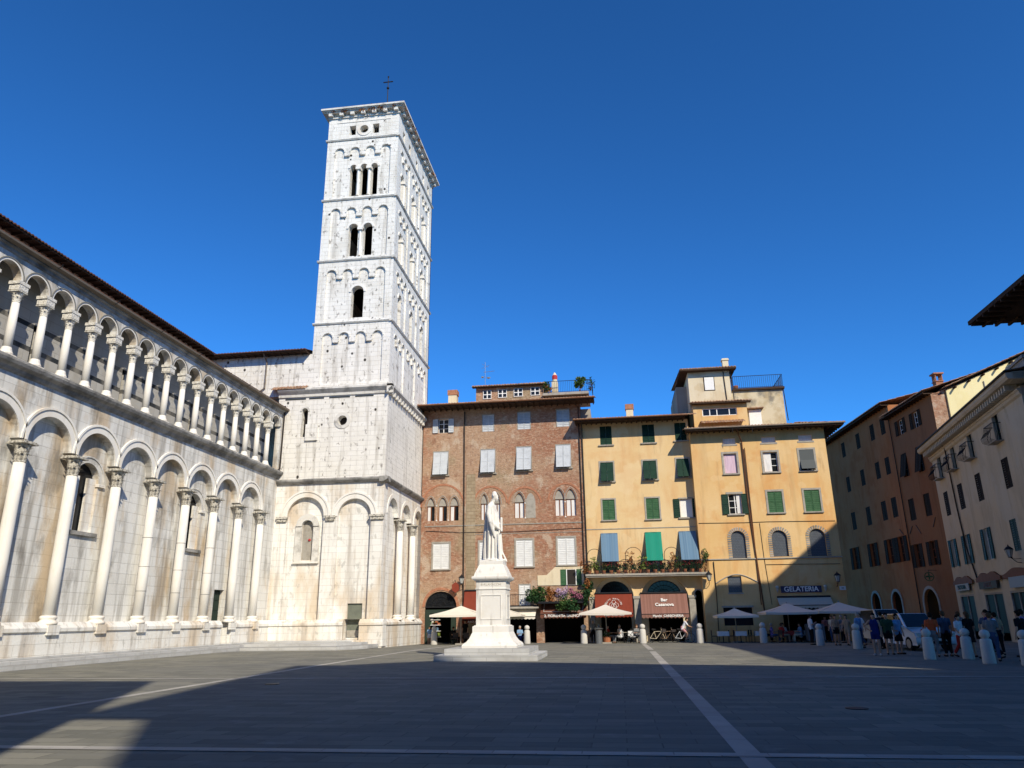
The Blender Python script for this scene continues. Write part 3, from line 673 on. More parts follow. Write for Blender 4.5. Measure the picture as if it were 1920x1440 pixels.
for c, wd in ((-19.83, .62), (-16.42, .95), (-23.4, .7)):
    tp(MB().box(c-wd/2, c+wd/2, -.14, .02, 8.36, 8.70).box(c-wd/2-.06, c+wd/2+.06, -.20, .03, 8.56, 8.71).obj('pilaster_capital', 'capital', church))
o = tp(MB().ring(-21.55, 8.05, .42, .85, .10, .30, n=16).box(-22.45, -21.98, .18, .29, 5.6, 8.04).box(-21.13, -20.66, .18, .29, 5.6, 8.04).obj('transept_window', 'mould', church))
MB().box(-22.5, -20.6, .10, .30, 5.48, 5.59).obj('sill', 'column', o)
MB().box(-21.96, -21.15, .42, .48, 5.7, 8.4).obj('pane', 'stonefr', o)
MB().ball((-21.45, .42, 7.1), .10, 8).obj('red_glass', 'flower_r', o)
o = tp(MB().box(-18.37, -17.32, .40, .46, .56, 2.76).obj('transept_door', 'greendoor', church))
MB().box(-18.36, -17.33, .36, .399, .58, 1.02).obj('kick_plate', 'stonefr', o)
tp(MB().profx([(.0, 10.98), (-.12, 11.04), (-.30, 11.16), (-.34, 11.26), (-.24, 11.36), (.3, 11.36), (.3, 10.98)], TX0-.0, TX1+.34).obj('transept_cornice', 'darkstone', church))
tp(wall('transept_wall', 'tower', [(TX0, 11.36), (TX1, 11.36), (TX1, 17.75), (TX0, 17.75)], [arch_pts(-22.53, -22.06, 14.5, 16.45, 8),
   [(-19.37+.36*math.cos(2*PI*i/16), 15.62+.36*math.sin(2*PI*i/16)) for i in range(16)]], church, y=0, depth=.5))
tp(MB().box(-23.2, -18.6, .5, .55, 14, 17).obj('window_lining', 'dark', church))
tp(MB().ring(-19.37, 15.62, .361, .62, -.05, .02, 0, 2*PI, 28).obj('oculus_ring', 'mould', church))
tp(MB().box(-22.12, -21.2, -.14, 0, 14.2, 15.42).obj('stone_panel', 'tower', church))
tp(MB().ring(-22.295, 16.45, .236, .38, -.05, .02, n=12).obj('slit_hood', 'mould', church))
mo = MB().profx([(0, 17.5), (-.10, 17.55), (-.12, 17.75), (-.30, 17.9), (-.40, 18.0), (-.40, 18.15), (.0, 18.3)], TX0-.0, TX1+.40)
tp(mo.obj('transept_upper_cornice', 'mould', church))
m = MB()
for a, b in ((-23.9, -22.3), (-22.05, -20.9), (-20.5, -18.9), (-18.5, -17.1)): m.box(a, b, -.02, -.001, 17.36, 17.46)
tp(m.obj('drip_slots', 'serp', church))
tp(MB().box(-38, -22.02, .02, .5, 17.7, 20.95).obj('transept_clerestory', 'tower', church))
o = tiled_roof(church, (TX0-.5, -.45, 18.12), (-22.2, -.45, 18.12), (-22.2, 0.0, 18.42), (TX0-.5, 0.0, 18.42), 'ledge_tiles', rows=2); tp(o)
tp(rafters(church, -38, -22.2, -.75, .02, 20.9, 30, name='transept_eaves'))
tp(tiled_roof(church, (-38, -.82, 21.06), (-22.25, -.82, 21.06), (-22.25, 6, 22.6), (-38, 6, 22.6), 'transept_roof', mat='tile_dark'))
m = MB().tube([(-25.7, -.6, 21.0), (-25.6, -.12, 20.5), (-25.6, -.10, 18.4), (-26.2, -.10, 18.0), (-26.2, -.1, 17.5)], .055, 8)
tp(m.obj('downpipe', 'gutter', church))
m = MB().tube([(-23.82, -.14, 16.9), (-23.85, -.12, 12.2), (-24.0, -.45, 11.9), (-24.1, -.46, 11.4), (-24.12, -.46, 1.9), (-24.12, -.50, .42)], [.06, .06, .06, .065, .065, .09], 8)
tp(m.obj('downpipe', 'dpipe', church))
tp(MB().box(-38, TX1-.3, 11.6, 11.8, 0, 18.2).obj('transept_back_wall', 'tower', church))
tp(MB().slab([(-38, 0.3), (TX1-.1, 0.3), (TX1-.1, 11.6), (-38, 11.6)], 18.0, 18.2).obj('transept_ceiling', 'tower', church))
# the side of the transept under the tower (faces the square), three bays
def ts(o): o.location = (-16.0, 50.5, 0); o.rotation_euler = (0, 0, PI/2); return o
TD = 11.5
ts(MB().profx([(-.30, -.2), (-.30, 1.30), (-.38, 1.36), (-.38, 1.50), (-.14, 1.74), (.5, 1.74), (.5, -.2)], -.28, TD).obj('side_plinth', 'transept', church))
ts(wall('side_panel', 'transept', rect(0.02, TD, 1.74, 11.0), [], church, y=.34, depth=.1))
pts = [(.01, 8.9), (.55, 8.9)]; bc = (2.25, 5.8, 9.35)
for c in bc:
    r = 1.25; pts += [(c-r*math.cos(PI*i/12), 8.9+r*math.sin(PI*i/12)) for i in range(13)]
pts += [(TD, 8.9), (TD, 11.0), (.01, 11.0)]
ts(MB().prism(pts, .003, .33).obj('side_arcade_wall', 'transept', church))
ts(MB().box(.01, .95, .001, .345, 1.74, 11.0).box(TD-.9, TD, 0, .33, 1.74, 8.9).obj('side_pier', 'transept', church))
for x in (4.02, 7.58):
    o = bpy.data.objects.new('column', shaft_me); COL.objects.link(o); o.parent = church
    o.location = (-15.93, 50.5+x, 1.63); o.rotation_euler = (0, 0, PI/2)
    for nm, me, z in (('capital', cap_me, 6.31), ('base', base_me, 0)):
        d = bpy.data.objects.new(nm, me); COL.objects.link(d); d.parent = o; d.location = (0, 0, z)
for c in bc: ts(MB().ring(c, 8.9, 1.251, 1.52, -.05, .02, n=20).obj('archivolt', 'column', church))
ts(MB().profx([(.0, 10.98), (-.12, 11.04), (-.30, 11.16), (-.34, 11.26), (-.24, 11.36), (.3, 11.36), (.3, 10.98)], -.34, TD).obj('side_cornice', 'darkstone', church))
ts(wall('side_wall', 'tower', rect(0.0, TD, 11.36, 17.5), [], church, y=0, depth=.2))
ts(MB().profx([(0, 17.5), (-.10, 17.55), (-.12, 17.75), (-.30, 17.9), (-.40, 18.0), (-.40, 18.15), (.0, 18.3)], -.40, TD+.3).obj('side_upper_cornice', 'mould', church))
mme = MB().box(-.14, .14, -.26, -.0, 17.5, 17.88).mesh('modillion', 'mould')
for i in range(16):
    o = bpy.data.objects.new('modillion', mme); COL.objects.link(o); o.parent = church; o.location = (-16.0, 50.5+.34+i*.72, 0); o.rotation_euler = (0, 0, PI/2)

# ------------------------------------------------------------------ bell tower
tower = thing('bell_tower', 'tall white marble bell tower with an iron cross on top', 'bell tower', (-19.0, 56.25, 18.2))
def tf(o): o.location = (19.0, -5.75, -18.2); return o            # front face, world x
def tr(o): o.location = (3.0, -5.75, -18.2); o.rotation_euler = (0, 0, PI/2); return o
lev = [18.3, 23.35, 28.65, 34.1, 39.75, 42.32]
def scallop(x0, x1, zb, zc, n, r=.40, drop=.30):
    cs = [x0+r+i*(x1-x0-2*r)/(n-1) for i in range(n)]; s_ = zc-r
    pts = [(x0, zb), (x1, zb)]
    for j, c in enumerate(reversed(cs)):
        if j: pts.append((c+r, s_-drop))
        pts += [(c+r*math.cos(PI*i/8), s_+r*math.sin(PI*i/8)) for i in range(9)]
        if j < n-1: pts.append((c-r, s_-drop))
    return pts, cs, s_
wins = [[], [(-19.30, -18.31, 23.75, 25.9, 1)], [(-19.83, -19.03, 29.0, 31.45, 1), (-18.63, -17.86, 29.0, 31.45, 1)],
        [(-20.0, -19.42, 34.42, 37.02, 1), (-19.12, -18.5, 34.42, 37.02, 1), (-18.23, -17.66, 34.42, 37.02, 1)], []]
for L in range(5):
    z0, z1 = lev[L], lev[L+1]
    if L < 4:
        pp, cs, s_ = scallop(-21.36, -16.62, z0+.22, z1-.80, 4)
        hf = [arch_pts(a, b, c, d, 10) for a, b, c, d, _ in wins[L]]
        tf(wall('wall_skin', 'tower', rect(-22.05, -16.0, z0, z1), [pp], tower, y=0, depth=.125))
        tf(wall('wall', 'tower', rect(-22.04, -16.01, z0, z1), hf, tower, y=.12, depth=.55))
        cm = MB()
        for c in cs: cm.ring(c, s_, .401, .50, -.045, .02, n=12)
        for a, b in zip(cs[:-1], cs[1:]): cm.box((a+b)/2-.22, (a+b)/2+.22, -.06, .13, s_-.40, s_-.25)
        tf(cm.obj('corbel_table', 'tower', tower))
        wm = MB()
        for a, b, c, d, _ in wins[L]: wm.ring((a+b)/2, d, (b-a)/2+.001, (b-a)/2+.17, .05, .14, n=12)
        if wins[L]: tf(wm.obj('window_arch', 'column', tower))
        ws = wins[L]
        for q in range(len(ws)-1):
            cx = (ws[q][1]+ws[q+1][0])/2; o = MB().lathe(0, 0, [(.12, 0), (.10, .12), (.09, ws[q][3]-ws[q][2]-.25), (.10, ws[q][3]-ws[q][2]-.24)], 10).box(-.2, .2, -.2, .3, ws[q][3]-ws[q][2]-.24, ws[q][3]-ws[q][2]).obj('colonnette', 'column', tower)
            o.location = (cx+19.0, -5.75+.08, ws[q][2]-18.2)
        # side: three bays
        hs, hw = [], []; side = MB()
        for c in (2.35, 5.75, 9.15):
            p2_, cs2, s2_ = scallop(c-1.42, c+1.42, z0+.22, z1-.80, 3, r=.36)
            hs.append(p2_)
            for cc in cs2: side.ring(cc, s2_, .361, .45, -.045, .02, n=10)
            for a, b in zip(cs2[:-1], cs2[1:]): side.box((a+b)/2-.18, (a+b)/2+.18, -.06, .13, s2_-.40, s2_-.25)
            if L == 1: ww = [(c-.42, c+.42)]
            elif L >= 2: ww = [(c-.85, c-.12), (c+.12, c+.85)]
            else: ww = []
            for a, b in ww: hw.append(arch_pts(a, b, z0+.35, z0+2.6, 10)); side.ring((a+b)/2, z0+2.6, (b-a)/2+.001, (b-a)/2+.13, .05, .14, n=10)
            if L >= 2:
                o = MB().lathe(0, 0, [(.13, 0), (.10, .12), (.09, 2.0), (.10, 2.02)], 10).box(-.2, .2, -.16, .3, 2.02, 2.25).obj('colonnette', 'column', tower)
                o.location = (3.0-.08, -5.75+c, z0+.35-18.2); o.rotation_euler = (0, 0, PI/2)
        tr(wall('side_wall_skin', 'tower', rect(0, TD, z0, z1), hs, tower, y=0, depth=.125))
        tr(wall('side_wall', 'tower', rect(.01, TD, z0, z1), hw, tower, y=.12, depth=.55))
        tr(side.obj('side_corbel_table', 'tower', tower))
    else:
        circ = [(-18.95+.37*math.cos(2*PI*i/18), 40.62+.37*math.sin(2*PI*i/18)) for i in range(18)]
        tf(wall('wall', 'tower', rect(-22.05, -16.0, z0, z1), [rect(-20.22, -19.68, 40.15, 41.05), circ, rect(-18.22, -17.68, 40.15, 41.05)], tower, y=0, depth=.5))
        tf(MB().ring(-18.95, 40.62, .371, .62, -.05, .02, 0, 2*PI, 26).box(-21.3, -16.7, -.04, .0, 41.40, 41.48).obj('roundel', 'column', tower))
        tr(wall('side_wall', 'tower', rect(0, TD, z0, z1), [rect(c-.3, c+.3, 40.15, 41.05) for c in (1.6, 3.4, 5.75, 8.1, 9.9)], tower, y=0, depth=.5))
    if L:
        tf(MB().profx([(.1, z0-.12), (-.08, z0-.10), (-.14, z0), (-.10, z0+.06), (.1, z0+.10)], -22.19, -15.86).obj('string_course', 'mould', tower))
        tr(MB().profx([(.1, z0-.12), (-.08, z0-.10), (-.14, z0), (-.10, z0+.06), (.1, z0+.10)], -.14, TD+.14).obj('side_string_course', 'mould', tower))
tf(MB().box(-22.05, -21.9, .2, TD, 18.3, 42.3).box(-22.0, -16.0, TD-.15, TD, 18.3, 42.3).obj('far_walls', 'tower', tower))
for z in (23.3, 28.6, 34.05, 39.9): tf(MB().box(-21.9, -16.7, .7, TD-.2, z-.1, z).obj('floor', 'dark', tower))
c0, c1, d0, d1 = -22.05, -16.0, 0.0, TD
crn = MB()
for ex, za, zb in ((.10, 41.86, 41.96), (.36, 42.26, 42.36), (.46, 42.36, 42.44), (.56, 42.44, 42.60)):
    crn.box(c0-ex, c1+ex, d0-ex, d1+ex, za, zb)
tf(crn.obj('cornice', 'mould', tower))
mf = MB().box(-.17, .17, -.34, 0, 42.0, 42.26).mesh('modillion', 'mould')
for i in range(7):
    o = bpy.data.objects.new('modillion', mf); COL.objects.link(o); o.parent = tower; tf(o); o.location.x += c0+.21+i*.94
for i in range(12):
    o = bpy.data.objects.new('modillion', mf); COL.objects.link(o); o.parent = tower; tf(o); o.location.x += c1; o.location.y += .6+i*.98; o.rotation_euler = (0, 0, PI/2)
ap = (-19.02, 5.75, 45.6)
rf = MB(); e = .40
for a, b in (((c0-e, -e), (c1+e, -e)), ((c1+e, -e), (c1+e, d1+e)), ((c1+e, d1+e), (c0-e, d1+e)), ((c0-e, d1+e), (c0-e, -e))):
    rf.poly([(a[0], a[1], 42.61), (b[0], b[1], 42.61), ap])
tf(rf.obj('roof', 'tile', tower))
rng = random.Random(3)
wd = MB()
for i in range(26): wd.leaves(9, (c0+rng.uniform(0, 6), -.46+rng.uniform(0, .1), 42.35+rng.uniform(-.1, .25)), (.22, .08, .16), .10, rng)
for i in range(16): wd.leaves(9, (c1+.5, rng.uniform(0, 11), 42.35+rng.uniform(-.1, .25)), (.08, .25, .16), .10, rng)
tf(wd.obj('weeds', 'rust_l', tower))
cr = MB(); x, y = -19.02, 5.75
cr.tube([(x, y, 46.2), (x, y, 50.62)], [.05, .035], 6); cr.box(x-.40, x+.40, y-.03, y+.03, 50.0, 50.09)
cr.ball((x, y, 49.35), .13, 8); cr.box(x-.06, x+.06, y-.03, y+.03, 50.5, 50.7); cr.ball((x-.42, y, 50.04), .06, 6); cr.ball((x+.42, y, 50.04), .06, 6)
cr.lathe(x, y, [(.35, 45.3), (.3, 46.4), (.1, 46.7)], 8)
tf(cr.obj('cross', 'iron', tower))
# ------------------------------------------------------------------ houses
def many(name, mb, mat, parent, locs, smooth=False, rz=0):
    me = mb.mesh(name, mat, smooth)
    for l in locs:
        o = bpy.data.objects.new(name, me); COL.objects.link(o); o.parent = parent; o.location = l; o.rotation_euler = (0, 0, rz)
def body(parent, x0, x1, d, z1, mat, z0=-.3, name='side_walls', left=True, right=True, y0=.0):
    mb = MB()
    if left: mb.poly([(x0, y0, z0), (x0, d, z0), (x0, d, z1), (x0, y0, z1)])
    if right: mb.poly([(x1, y0, z0), (x1, d, z0), (x1, d, z1), (x1, y0, z1)])
    mb.poly([(x0, d, z0), (x1, d, z0), (x1, d, z1), (x0, d, z1)]); mb.poly([(x0, y0, z1), (x1, y0, z1), (x1, d, z1), (x0, d, z1)])
    return mb.obj(name, mat, parent)
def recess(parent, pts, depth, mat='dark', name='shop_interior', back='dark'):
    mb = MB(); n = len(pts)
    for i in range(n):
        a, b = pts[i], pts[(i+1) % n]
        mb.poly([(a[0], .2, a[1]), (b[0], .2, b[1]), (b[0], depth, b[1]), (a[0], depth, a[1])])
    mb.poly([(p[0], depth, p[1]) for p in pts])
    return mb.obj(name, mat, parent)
def railing(parent, x0, x1, y, z0, z1, step=.12, ends=0.0, name='railing', mat='iron'):
    mb = MB(); mb.box(x0, x1, y-.02, y+.02, z1-.04, z1); mb.box(x0, x1, y-.015, y+.015, z0+.06, z0+.09)
    n = int((x1-x0)/step)
    for i in range(n+1):
        x = x0+(x1-x0)*i/n; mb.box(x-.009, x+.009, y-.009, y+.009, z0, z1-.04)
    if ends:
        for x in (x0, x1):
            mb.box(x-.02, x+.02, y, y+ends, z1-.04, z1)
            m = max(2, int(ends/step))
            for i in range(m): mb.box(x-.009, x+.009, y+ends*i/m-.009, y+ends*i/m+.009, z0, z1-.04)
    return mb.obj(name, mat, parent)
def fanlight(parent, x0, x1, z0, y=.12, h=None, name='fanlight'):
    c = (x0+x1)/2; r = (x1-x0)/2; h = h or r; mb = MB()
    k = h/r
    for i in range(1, 12):
        a = PI*i/12; mb.tube([(c, y, z0+.04), (c+r*math.cos(a), y, z0+r*k*math.sin(a))], .014, 4)
    for q in (.35, .65, .98):
        mb.tube([(c+r*q*math.cos(PI*i/16), y, z0+r*k*q*math.sin(PI*i/16)) for i in range(17)], .018, 4)
    mb.box(x0, x1, y-.05, y+.05, z0-.07, z0+.02)
    o = mb.obj(name, 'iron', parent)
    g = MB(); pts = [(x0+.01, y+.06, z0)]+[(c+(r-.01)*math.cos(PI*(1-i/14)), y+.06, z0+(r*k-.01)*math.sin(PI*i/14)) for i in range(1, 14)]+[(x1-.01, y+.06, z0)]
    g.poly(pts); g.obj('pane', 'glass', o)
    return o
def awning(label, cat_loc, w_, ztop, zbot, out, mat, valance=.28, group=None, scal=True, rz=0.0):
    """cloth awning: thing at the wall, centre of its top rail"""
    t = thing('awning', label, 'awning', cat_loc, rz)
    h = w_/2; mb = MB(); n = 14
    for j in range(n):                      # gently sagging cloth
        a = -h+w_*j/n; b = -h+w_*(j+1)/n
        for q in range(4):
            u0_, u1_ = q/4, (q+1)/4
            def P(x, u): return (x, -out*u, ztop-(ztop-zbot)*u-.05*math.sin(PI*u)*(1+.4*math.sin(x*3)))
            mb.poly([P(a, u0_), P(b, u0_), P(b, u1_), P(a, u1_)])
    mb.obj('cloth', mat, t, smooth=True)
    v = MB(); m = max(6, int(w_/.28))
    for i in range(m):
        a = -h+w_*i/m; b = -h+w_*(i+1)/m; c = (a+b)/2
        if scal: v.poly([(a, -out-.005, zbot), (b, -out-.005, zbot), (b, -out-.01, zbot-valance*.7), (c, -out-.01, zbot-valance), (a, -out-.01, zbot-valance*.7)])
        else: v.poly([(a, -out-.005, zbot), (b, -out-.005, zbot), (b, -out-.01, zbot-valance), (a, -out-.01, zbot-valance)])
    v.obj('valance', mat, t)
    r = MB().tube([(-h, -.06, ztop), (h, -.06, ztop)], .06, 8).tube([(-h, -out, zbot), (h, -out, zbot)], .03, 6)
    for x in (-h+.05, h-.05): r.tube([(x, 0, zbot-.25), (x, -out, zbot)], .02, 6)
    r.obj('frame', 'iron', t)
    return t

# ---- brick house
YB = 60.5
bh = thing('brick_house', 'tall old brick house with pale shutters and pointed windows, beside the bell tower', 'house', (0, YB, 0))
BR = [(-14.6, -13.71, 16.83, 18.06, 'open'), (-10.74, -9.78, 16.79, 18.25, 'shut'), (-7.72, -6.67, 16.84, 18.33, 'shut'), (-4.41, -3.38, 16.92, 18.4, 'shut'),
      (-14.95, -13.71, 13.2, 15.2, 'prop'), (-10.88, -9.7, 13.23, 15.23, 'prop'), (-7.86, -6.65, 13.34, 15.33, 'prop'), (-4.56, -3.37, 13.44, 15.37, 'prop'),
      (-14.84, -13.51, 5.53, 7.57, 'stone'), (-8.01, -6.67, 5.6, 7.69, 'stone'), (-4.66, -3.3, 5.66, 7.77, 'stone'), (-7.8, -6.95, 2.62, 4.2, 'door'),
      (-11.0, -9.75, 5.55, 7.6, 'stone')]
GO = [(-15.46, -14.78, 9.41, 11.35), (-14.47, -13.74, 9.38, 11.35), (-13.5, -12.76, 9.39, 11.35), (-10.92, -10.34, 9.37, 11.51), (-9.85, -9.28, 9.33, 11.5),
      (-8.13, -7.29, 9.45, 11.5), (-4.8, -4.02, 9.53, 11.69), (-3.89, -3.07, 9.5, 11.69)]
holes = [rect(*r[:4]) for r in BR] + [gothic_pts(a, b, c, c+(d-c)*.60, d) for a, b, c, d in GO]
holes.append(arch_pts(-15.43, -12.86, -.3, 2.60, 14, 1.19))
holes.append(rect(-12.2, -10.0, -.3, 2.5)); holes.append(rect(-9.3, -6.5, -.3, 2.0)); holes.append(rect(-5.88, -2.79, -.3, 2.3))
wall('front_wall', 'brick', rect(-15.9, -2.45, -.3, 18.9), holes, bh, depth=.3)
body(bh, -15.9, -2.45, 12, 18.9, 'brick')
for r in BR:
    k = r[4]; sh = 'sh_white' if k in ('stone', 'door') else 'sh_grey'
    window(bh, *r[:4], {'stone': 'shut', 'door': 'shut'}.get(k, k), sh, frame=('stonefr', .14) if k == 'stone' else ('stonefr', .06),
           sill='stonefr' if k in ('stone', 'prop') else None)
for a, b, c, d in GO:
    zz = c+(d-c)*.60; mb = MB(); m_ = (a+b)/2
    mb.box(a, a+.05, .18, .24, c, zz); mb.box(b-.05, b, .18, .24, c, zz); mb.box(m_-.035, m_+.035, .175, .235, c, zz-.001); mb.box(a+.05, b-.05, .18, .24, zz, zz+.06)
    o = mb.obj('pointed_window', 'brown_timber', bh)
    MB().box(a+.05, m_-.035, .21, .215, c, zz).obj('curtain', 'curtain', o)
    MB().box(m_+.035, b-.05, .21, .215, c, zz).obj('pane', 'glass' if a < -12 else 'curtain', o)
    gp = gothic_pts(a-.001, b+.001, zz+.06, zz+.07, d); MB().prism(gp, .13, .16).obj('head_panel', 'stonefr', o)
    gp2 = gothic_pts(a-.10, b+.10, zz, zz+.01, d+.12)
    q = MB()
    for i in range(1, len(gp2)-1): q.tube([(gp2[i][0], -.01, gp2[i][1]), (gp2[i+1][0] if i+1 < len(gp2) else gp2[i][0], -.01, gp2[i+1][1] if i+1 < len(gp2) else gp2[i][1])], .035, 5)
    q.obj('hood', 'stonefr', o)
MB().prism(gothic_pts(-7.16, -6.37, 9.42, 10.65, 11.46), -.02, .03).obj('blocked_window', 'stonefr', bh)
for x in (-14.62, -13.62, -10.09, -3.955, -7.22):
    MB().lathe(x, .05, [(.09, 9.4), (.055, 9.5), (.05, 10.55), (.09, 10.7)], 8).obj('colonnette', 'column', bh)
for c, z, r in ((-14.12, 10.55, 1.75), (-10.1, 10.7, 1.3), (-7.25, 10.6, 1.25), (-3.93, 10.75, 1.3)):
    MB().ring(c, z, r, r+.16, -.03, .02, n=24).obj('relieving_arch', 'archbrick', bh)
MB().box(-12.1, -11.35, -.035, 0, -.2, 13.2).obj('stone_quoins', 'brickstrip', bh)
MB().box(-15.6, -2.6, -.05, 0, 8.93, 9.0).box(-12, -2.6, -.02, 0, 8.2, 8.24).obj('string_course', 'stonefr', bh)
MB().ring(-14.14, 2.60, 1.291, 1.5, -.04, .02, n=20).obj('shop_arch', 'archbrick', bh)
fanlight(bh, -15.42, -12.87, 2.62, h=1.17)
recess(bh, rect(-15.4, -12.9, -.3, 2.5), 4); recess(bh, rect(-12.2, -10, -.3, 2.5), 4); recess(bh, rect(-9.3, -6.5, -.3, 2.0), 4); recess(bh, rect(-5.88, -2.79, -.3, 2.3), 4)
MB().box(-15.4, -15.0, .05, .12, -.2, 2.4).box(-13.3, -12.9, .05, .12, -.2, 2.4).box(-15.0, -13.3, .05, .12, 2.1, 2.4).obj('shop_front', 'dgreendoor', bh)
sh = MB(); rng = random.Random(5)
for z in (.3, .75, 1.2, 1.6): sh.box(-15.35, -14.3, .5, .9, z, z+.04)
so_ = sh.obj('shelf', 'white', bh)
for i in range(22):
    x = -15.25+rng.random()*.9; z = rng.choice((.34, .79, 1.24, 1.64)); 
    MB().box(x, x+rng.uniform(.1, .22), .52, .8, z, z+rng.uniform(.12, .3)).obj('goods', rng.choice(['flower_r', 'leafy', 'cloth_w', 'blue', 'sh_green', 'terra']), so_)
# pale rendered patch with its little window, roof terrace over the shop
MB().prism([(-6.33, 4.1), (-2.5, 4.1), (-2.5, 5.0), (-2.75, 5.5), (-4.9, 5.52), (-5.6, 4.9), (-6.33, 4.88)], -.05, -.002).obj('rendered_patch', 'cream', bh)
wo = MB().box(-4.05, -3.25, -.09, -.05, 4.1, 5.3).obj('window', 'white', bh)
MB().box(-3.98, -3.32, -.10, -.09, 4.12, 5.28).obj('pane', 'dark', wo)
m = MB(); louvre(m, -4.5, -4.06, 4.1, 5.3, -.05); m.obj('shutter', 'sh_green', wo); m = MB(); louvre(m, -3.24, -2.85, 4.1, 5.3, -.05); m.obj('shutter', 'sh_green', wo)
MB().box(-6.4, -2.35, -1.2, 0, 2.72, 2.86).obj('terrace_floor', 'iron', bh)
o = MB().box(-9.0, -6.2, -.95, 0, 2.38, 2.52).obj('balcony', 'stonefr', bh); railing(o, -8.9, -6.3, -.9, 2.52, 3.43, .13, .85)
# gutters, pipes, eaves and roofs
MB().tube([(-12.3, -.10, 18.6), (-12.3, -.08, 12), (-12.3, -.08, .2)], .05, 6).obj('downpipe', 'dpipe', bh)
MB().tube([(-2.6, -.10, 18.6), (-2.6, -.08, 12), (-2.6, -.08, 2)], .05, 6).obj('downpipe', 'dpipe', bh)
MB().tube([(-15.5, -.03, 8.6), (-12.4, -.05, 8.4), (-8, -.04, 8.35), (-2.6, -.05, 8.5)], .018, 5).obj('cable', 'iron', bh)
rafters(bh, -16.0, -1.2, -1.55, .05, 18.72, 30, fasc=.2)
tiled_roof(bh, (-16.1, -1.6, 18.95), (-1.15, -1.6, 18.95), (-1.15, 6, 21.0), (-16.1, 6, 21.0))
MB().tube([(-16, -1.62, 18.90), (-1.15, -1.62, 18.90)], .06, 6).obj('gutter', 'pipe', bh)
MB().box(-2.44, -1.6, .9, 6, 16.5, 18.6).obj('rear_wing', 'grey', bh)
at = MB().box(-11.7, -5.74, 2.0, 6.5, 19.4, 21.34).obj('attic', 'brick', bh)
for a, b, c, d in ((-11.05, -10.3, 20.25, 21.02), (-9.7, -8.92, 20.3, 21.04), (-8.3, -7.5, 20.33, 21.06), (-6.8, -6.0, 20.36, 21.1)):
    m = MB().box(a, b, 1.93, 2.0, c, d).obj('attic_window', 'white', at)
    pm = MB()
    for i in range(2):
        for j in range(2): pm.box(a+.06+i*(b-a)/2, a+(b-a)/2-.04+i*(b-a)/2, 1.915, 1.93, c+.06+j*(d-c)/2, c+(d-c)/2-.03+j*(d-c)/2)
    pm.obj('pane', 'glass', m)
tiled_roof(bh, (-12.0, 1.55, 21.36), (-5.5, 1.55, 21.36), (-5.5, 6.5, 22.3), (-12, 6.5, 22.3), 'attic_roof', rows=4)
MB().box(-12.0, -5.5, 1.55, 2.0, 21.28, 21.36).obj('attic_eaves', 'wood', bh)
MB().box(-5.7, -1.7, 1.6, 6, 20.2, 20.42).obj('roof_terrace_floor', 'stonefr', bh); railing(bh, -5.6, -1.4, 1.7, 20.42, 21.5, .16, 3.5, 'terrace_railing')
MB().box(-4.93, -4.41, 2.2, 2.8, 20.3, 21.6).lathe(-4.67, 2.5, [(.2, 21.6), (.22, 21.9), (.17, 21.95), (.19, 22.3), (.04, 22.55)], 10).obj('chimney', 'cream', bh)
MB().lathe(-4.67, 2.5, [(.235, 21.88), (.24, 22.2), (.05, 22.5)], 10).obj('chimney_pot', 'flower_r', bh)
MB().box(-14.18, -13.42, 1.8, 2.5, 19.6, 20.75).obj('chimney', 'cream', bh)
MB().box(-14.24, -13.36, 1.74, 2.56, 20.75, 21.2).obj('chimney_cap', 'archbrick', bh)

# ---- first ochre house
y1 = thing('ochre_house', 'ochre plastered house with dark green shutters, long flower balcony and two shop arches', 'house', (0, YB, 0))
W1 = [(-0.88, 0.08, 15.21, 16.78, 'shut', 'sh_dgreen'), (2.57, 3.56, 15.24, 16.77, 'shut', 'sh_dgreen'), (5.2, 6.12, 15.31, 16.8, 'shut', 'sh_dgreen'),
      (-0.98, 0.06, 12.16, 13.74, 'prop', 'sh_dgreen'), (2.46, 3.52, 12.21, 13.74, 'prop', 'sh_dgreen'), (5.14, 6.1, 12.29, 13.8, 'prop', 'sh_dgreen'),
      (-0.95, 0.02, 9.07, 10.69, 'shut', 'sh_green'), (2.51, 3.52, 9.05, 10.7, 'shut', 'sh_green'), (5.14, 6.1, 9.1, 10.57, 'half', 'sh_dgreen'),
      (-1.12, 0.0, 5.0, 7.98, 'door', ''), (2.35, 3.45, 5.0, 7.97, 'door', ''), (4.98, 6.05, 5.0, 7.94, 'door', '')]
holes = [rect(*r[:4]) for r in W1]+[arch_pts(-1.91, 1.1, -.3, 3.13, 16), arch_pts(1.63, 5.27, -.3, 2.85, 16), arch_pts(5.76, 6.28, -.3, 3.3, 10)]
wall('front_wall', 'ochre1', rect(-2.45, 6.3, -.3, 17.09), holes, y1, depth=.45)
body(y1, -2.45, 6.3, 12, 17.09, 'ochre1', right=False)
for r in W1:
    if r[4] in ('shut', 'prop'): window(y1, *r[:4], r[4], r[5], frame=None if r[2] > 15 else ('stonefr', .12), sill='stonefr')
    elif r[4] == 'half':
        wo = window(y1, *r[:4], 'none', frame=('stonefr', .1), sill='stonefr')
        MB().box(r[0]+.06, r[1]-.06, .14, .155, r[2]+.05, r[3]-.05).obj('curtain', 'white', wo)
        for a, b in ((r[0]-.5, r[0]-.02), (r[1]+.02, r[1]+.2)): m = MB(); louvre(m, a, b, r[2], r[3], -.03); m.obj('shutter', 'sh_dgreen', wo)
    else:
        window(y1, *r[:4], 'none', wfr='sh_dgreen')
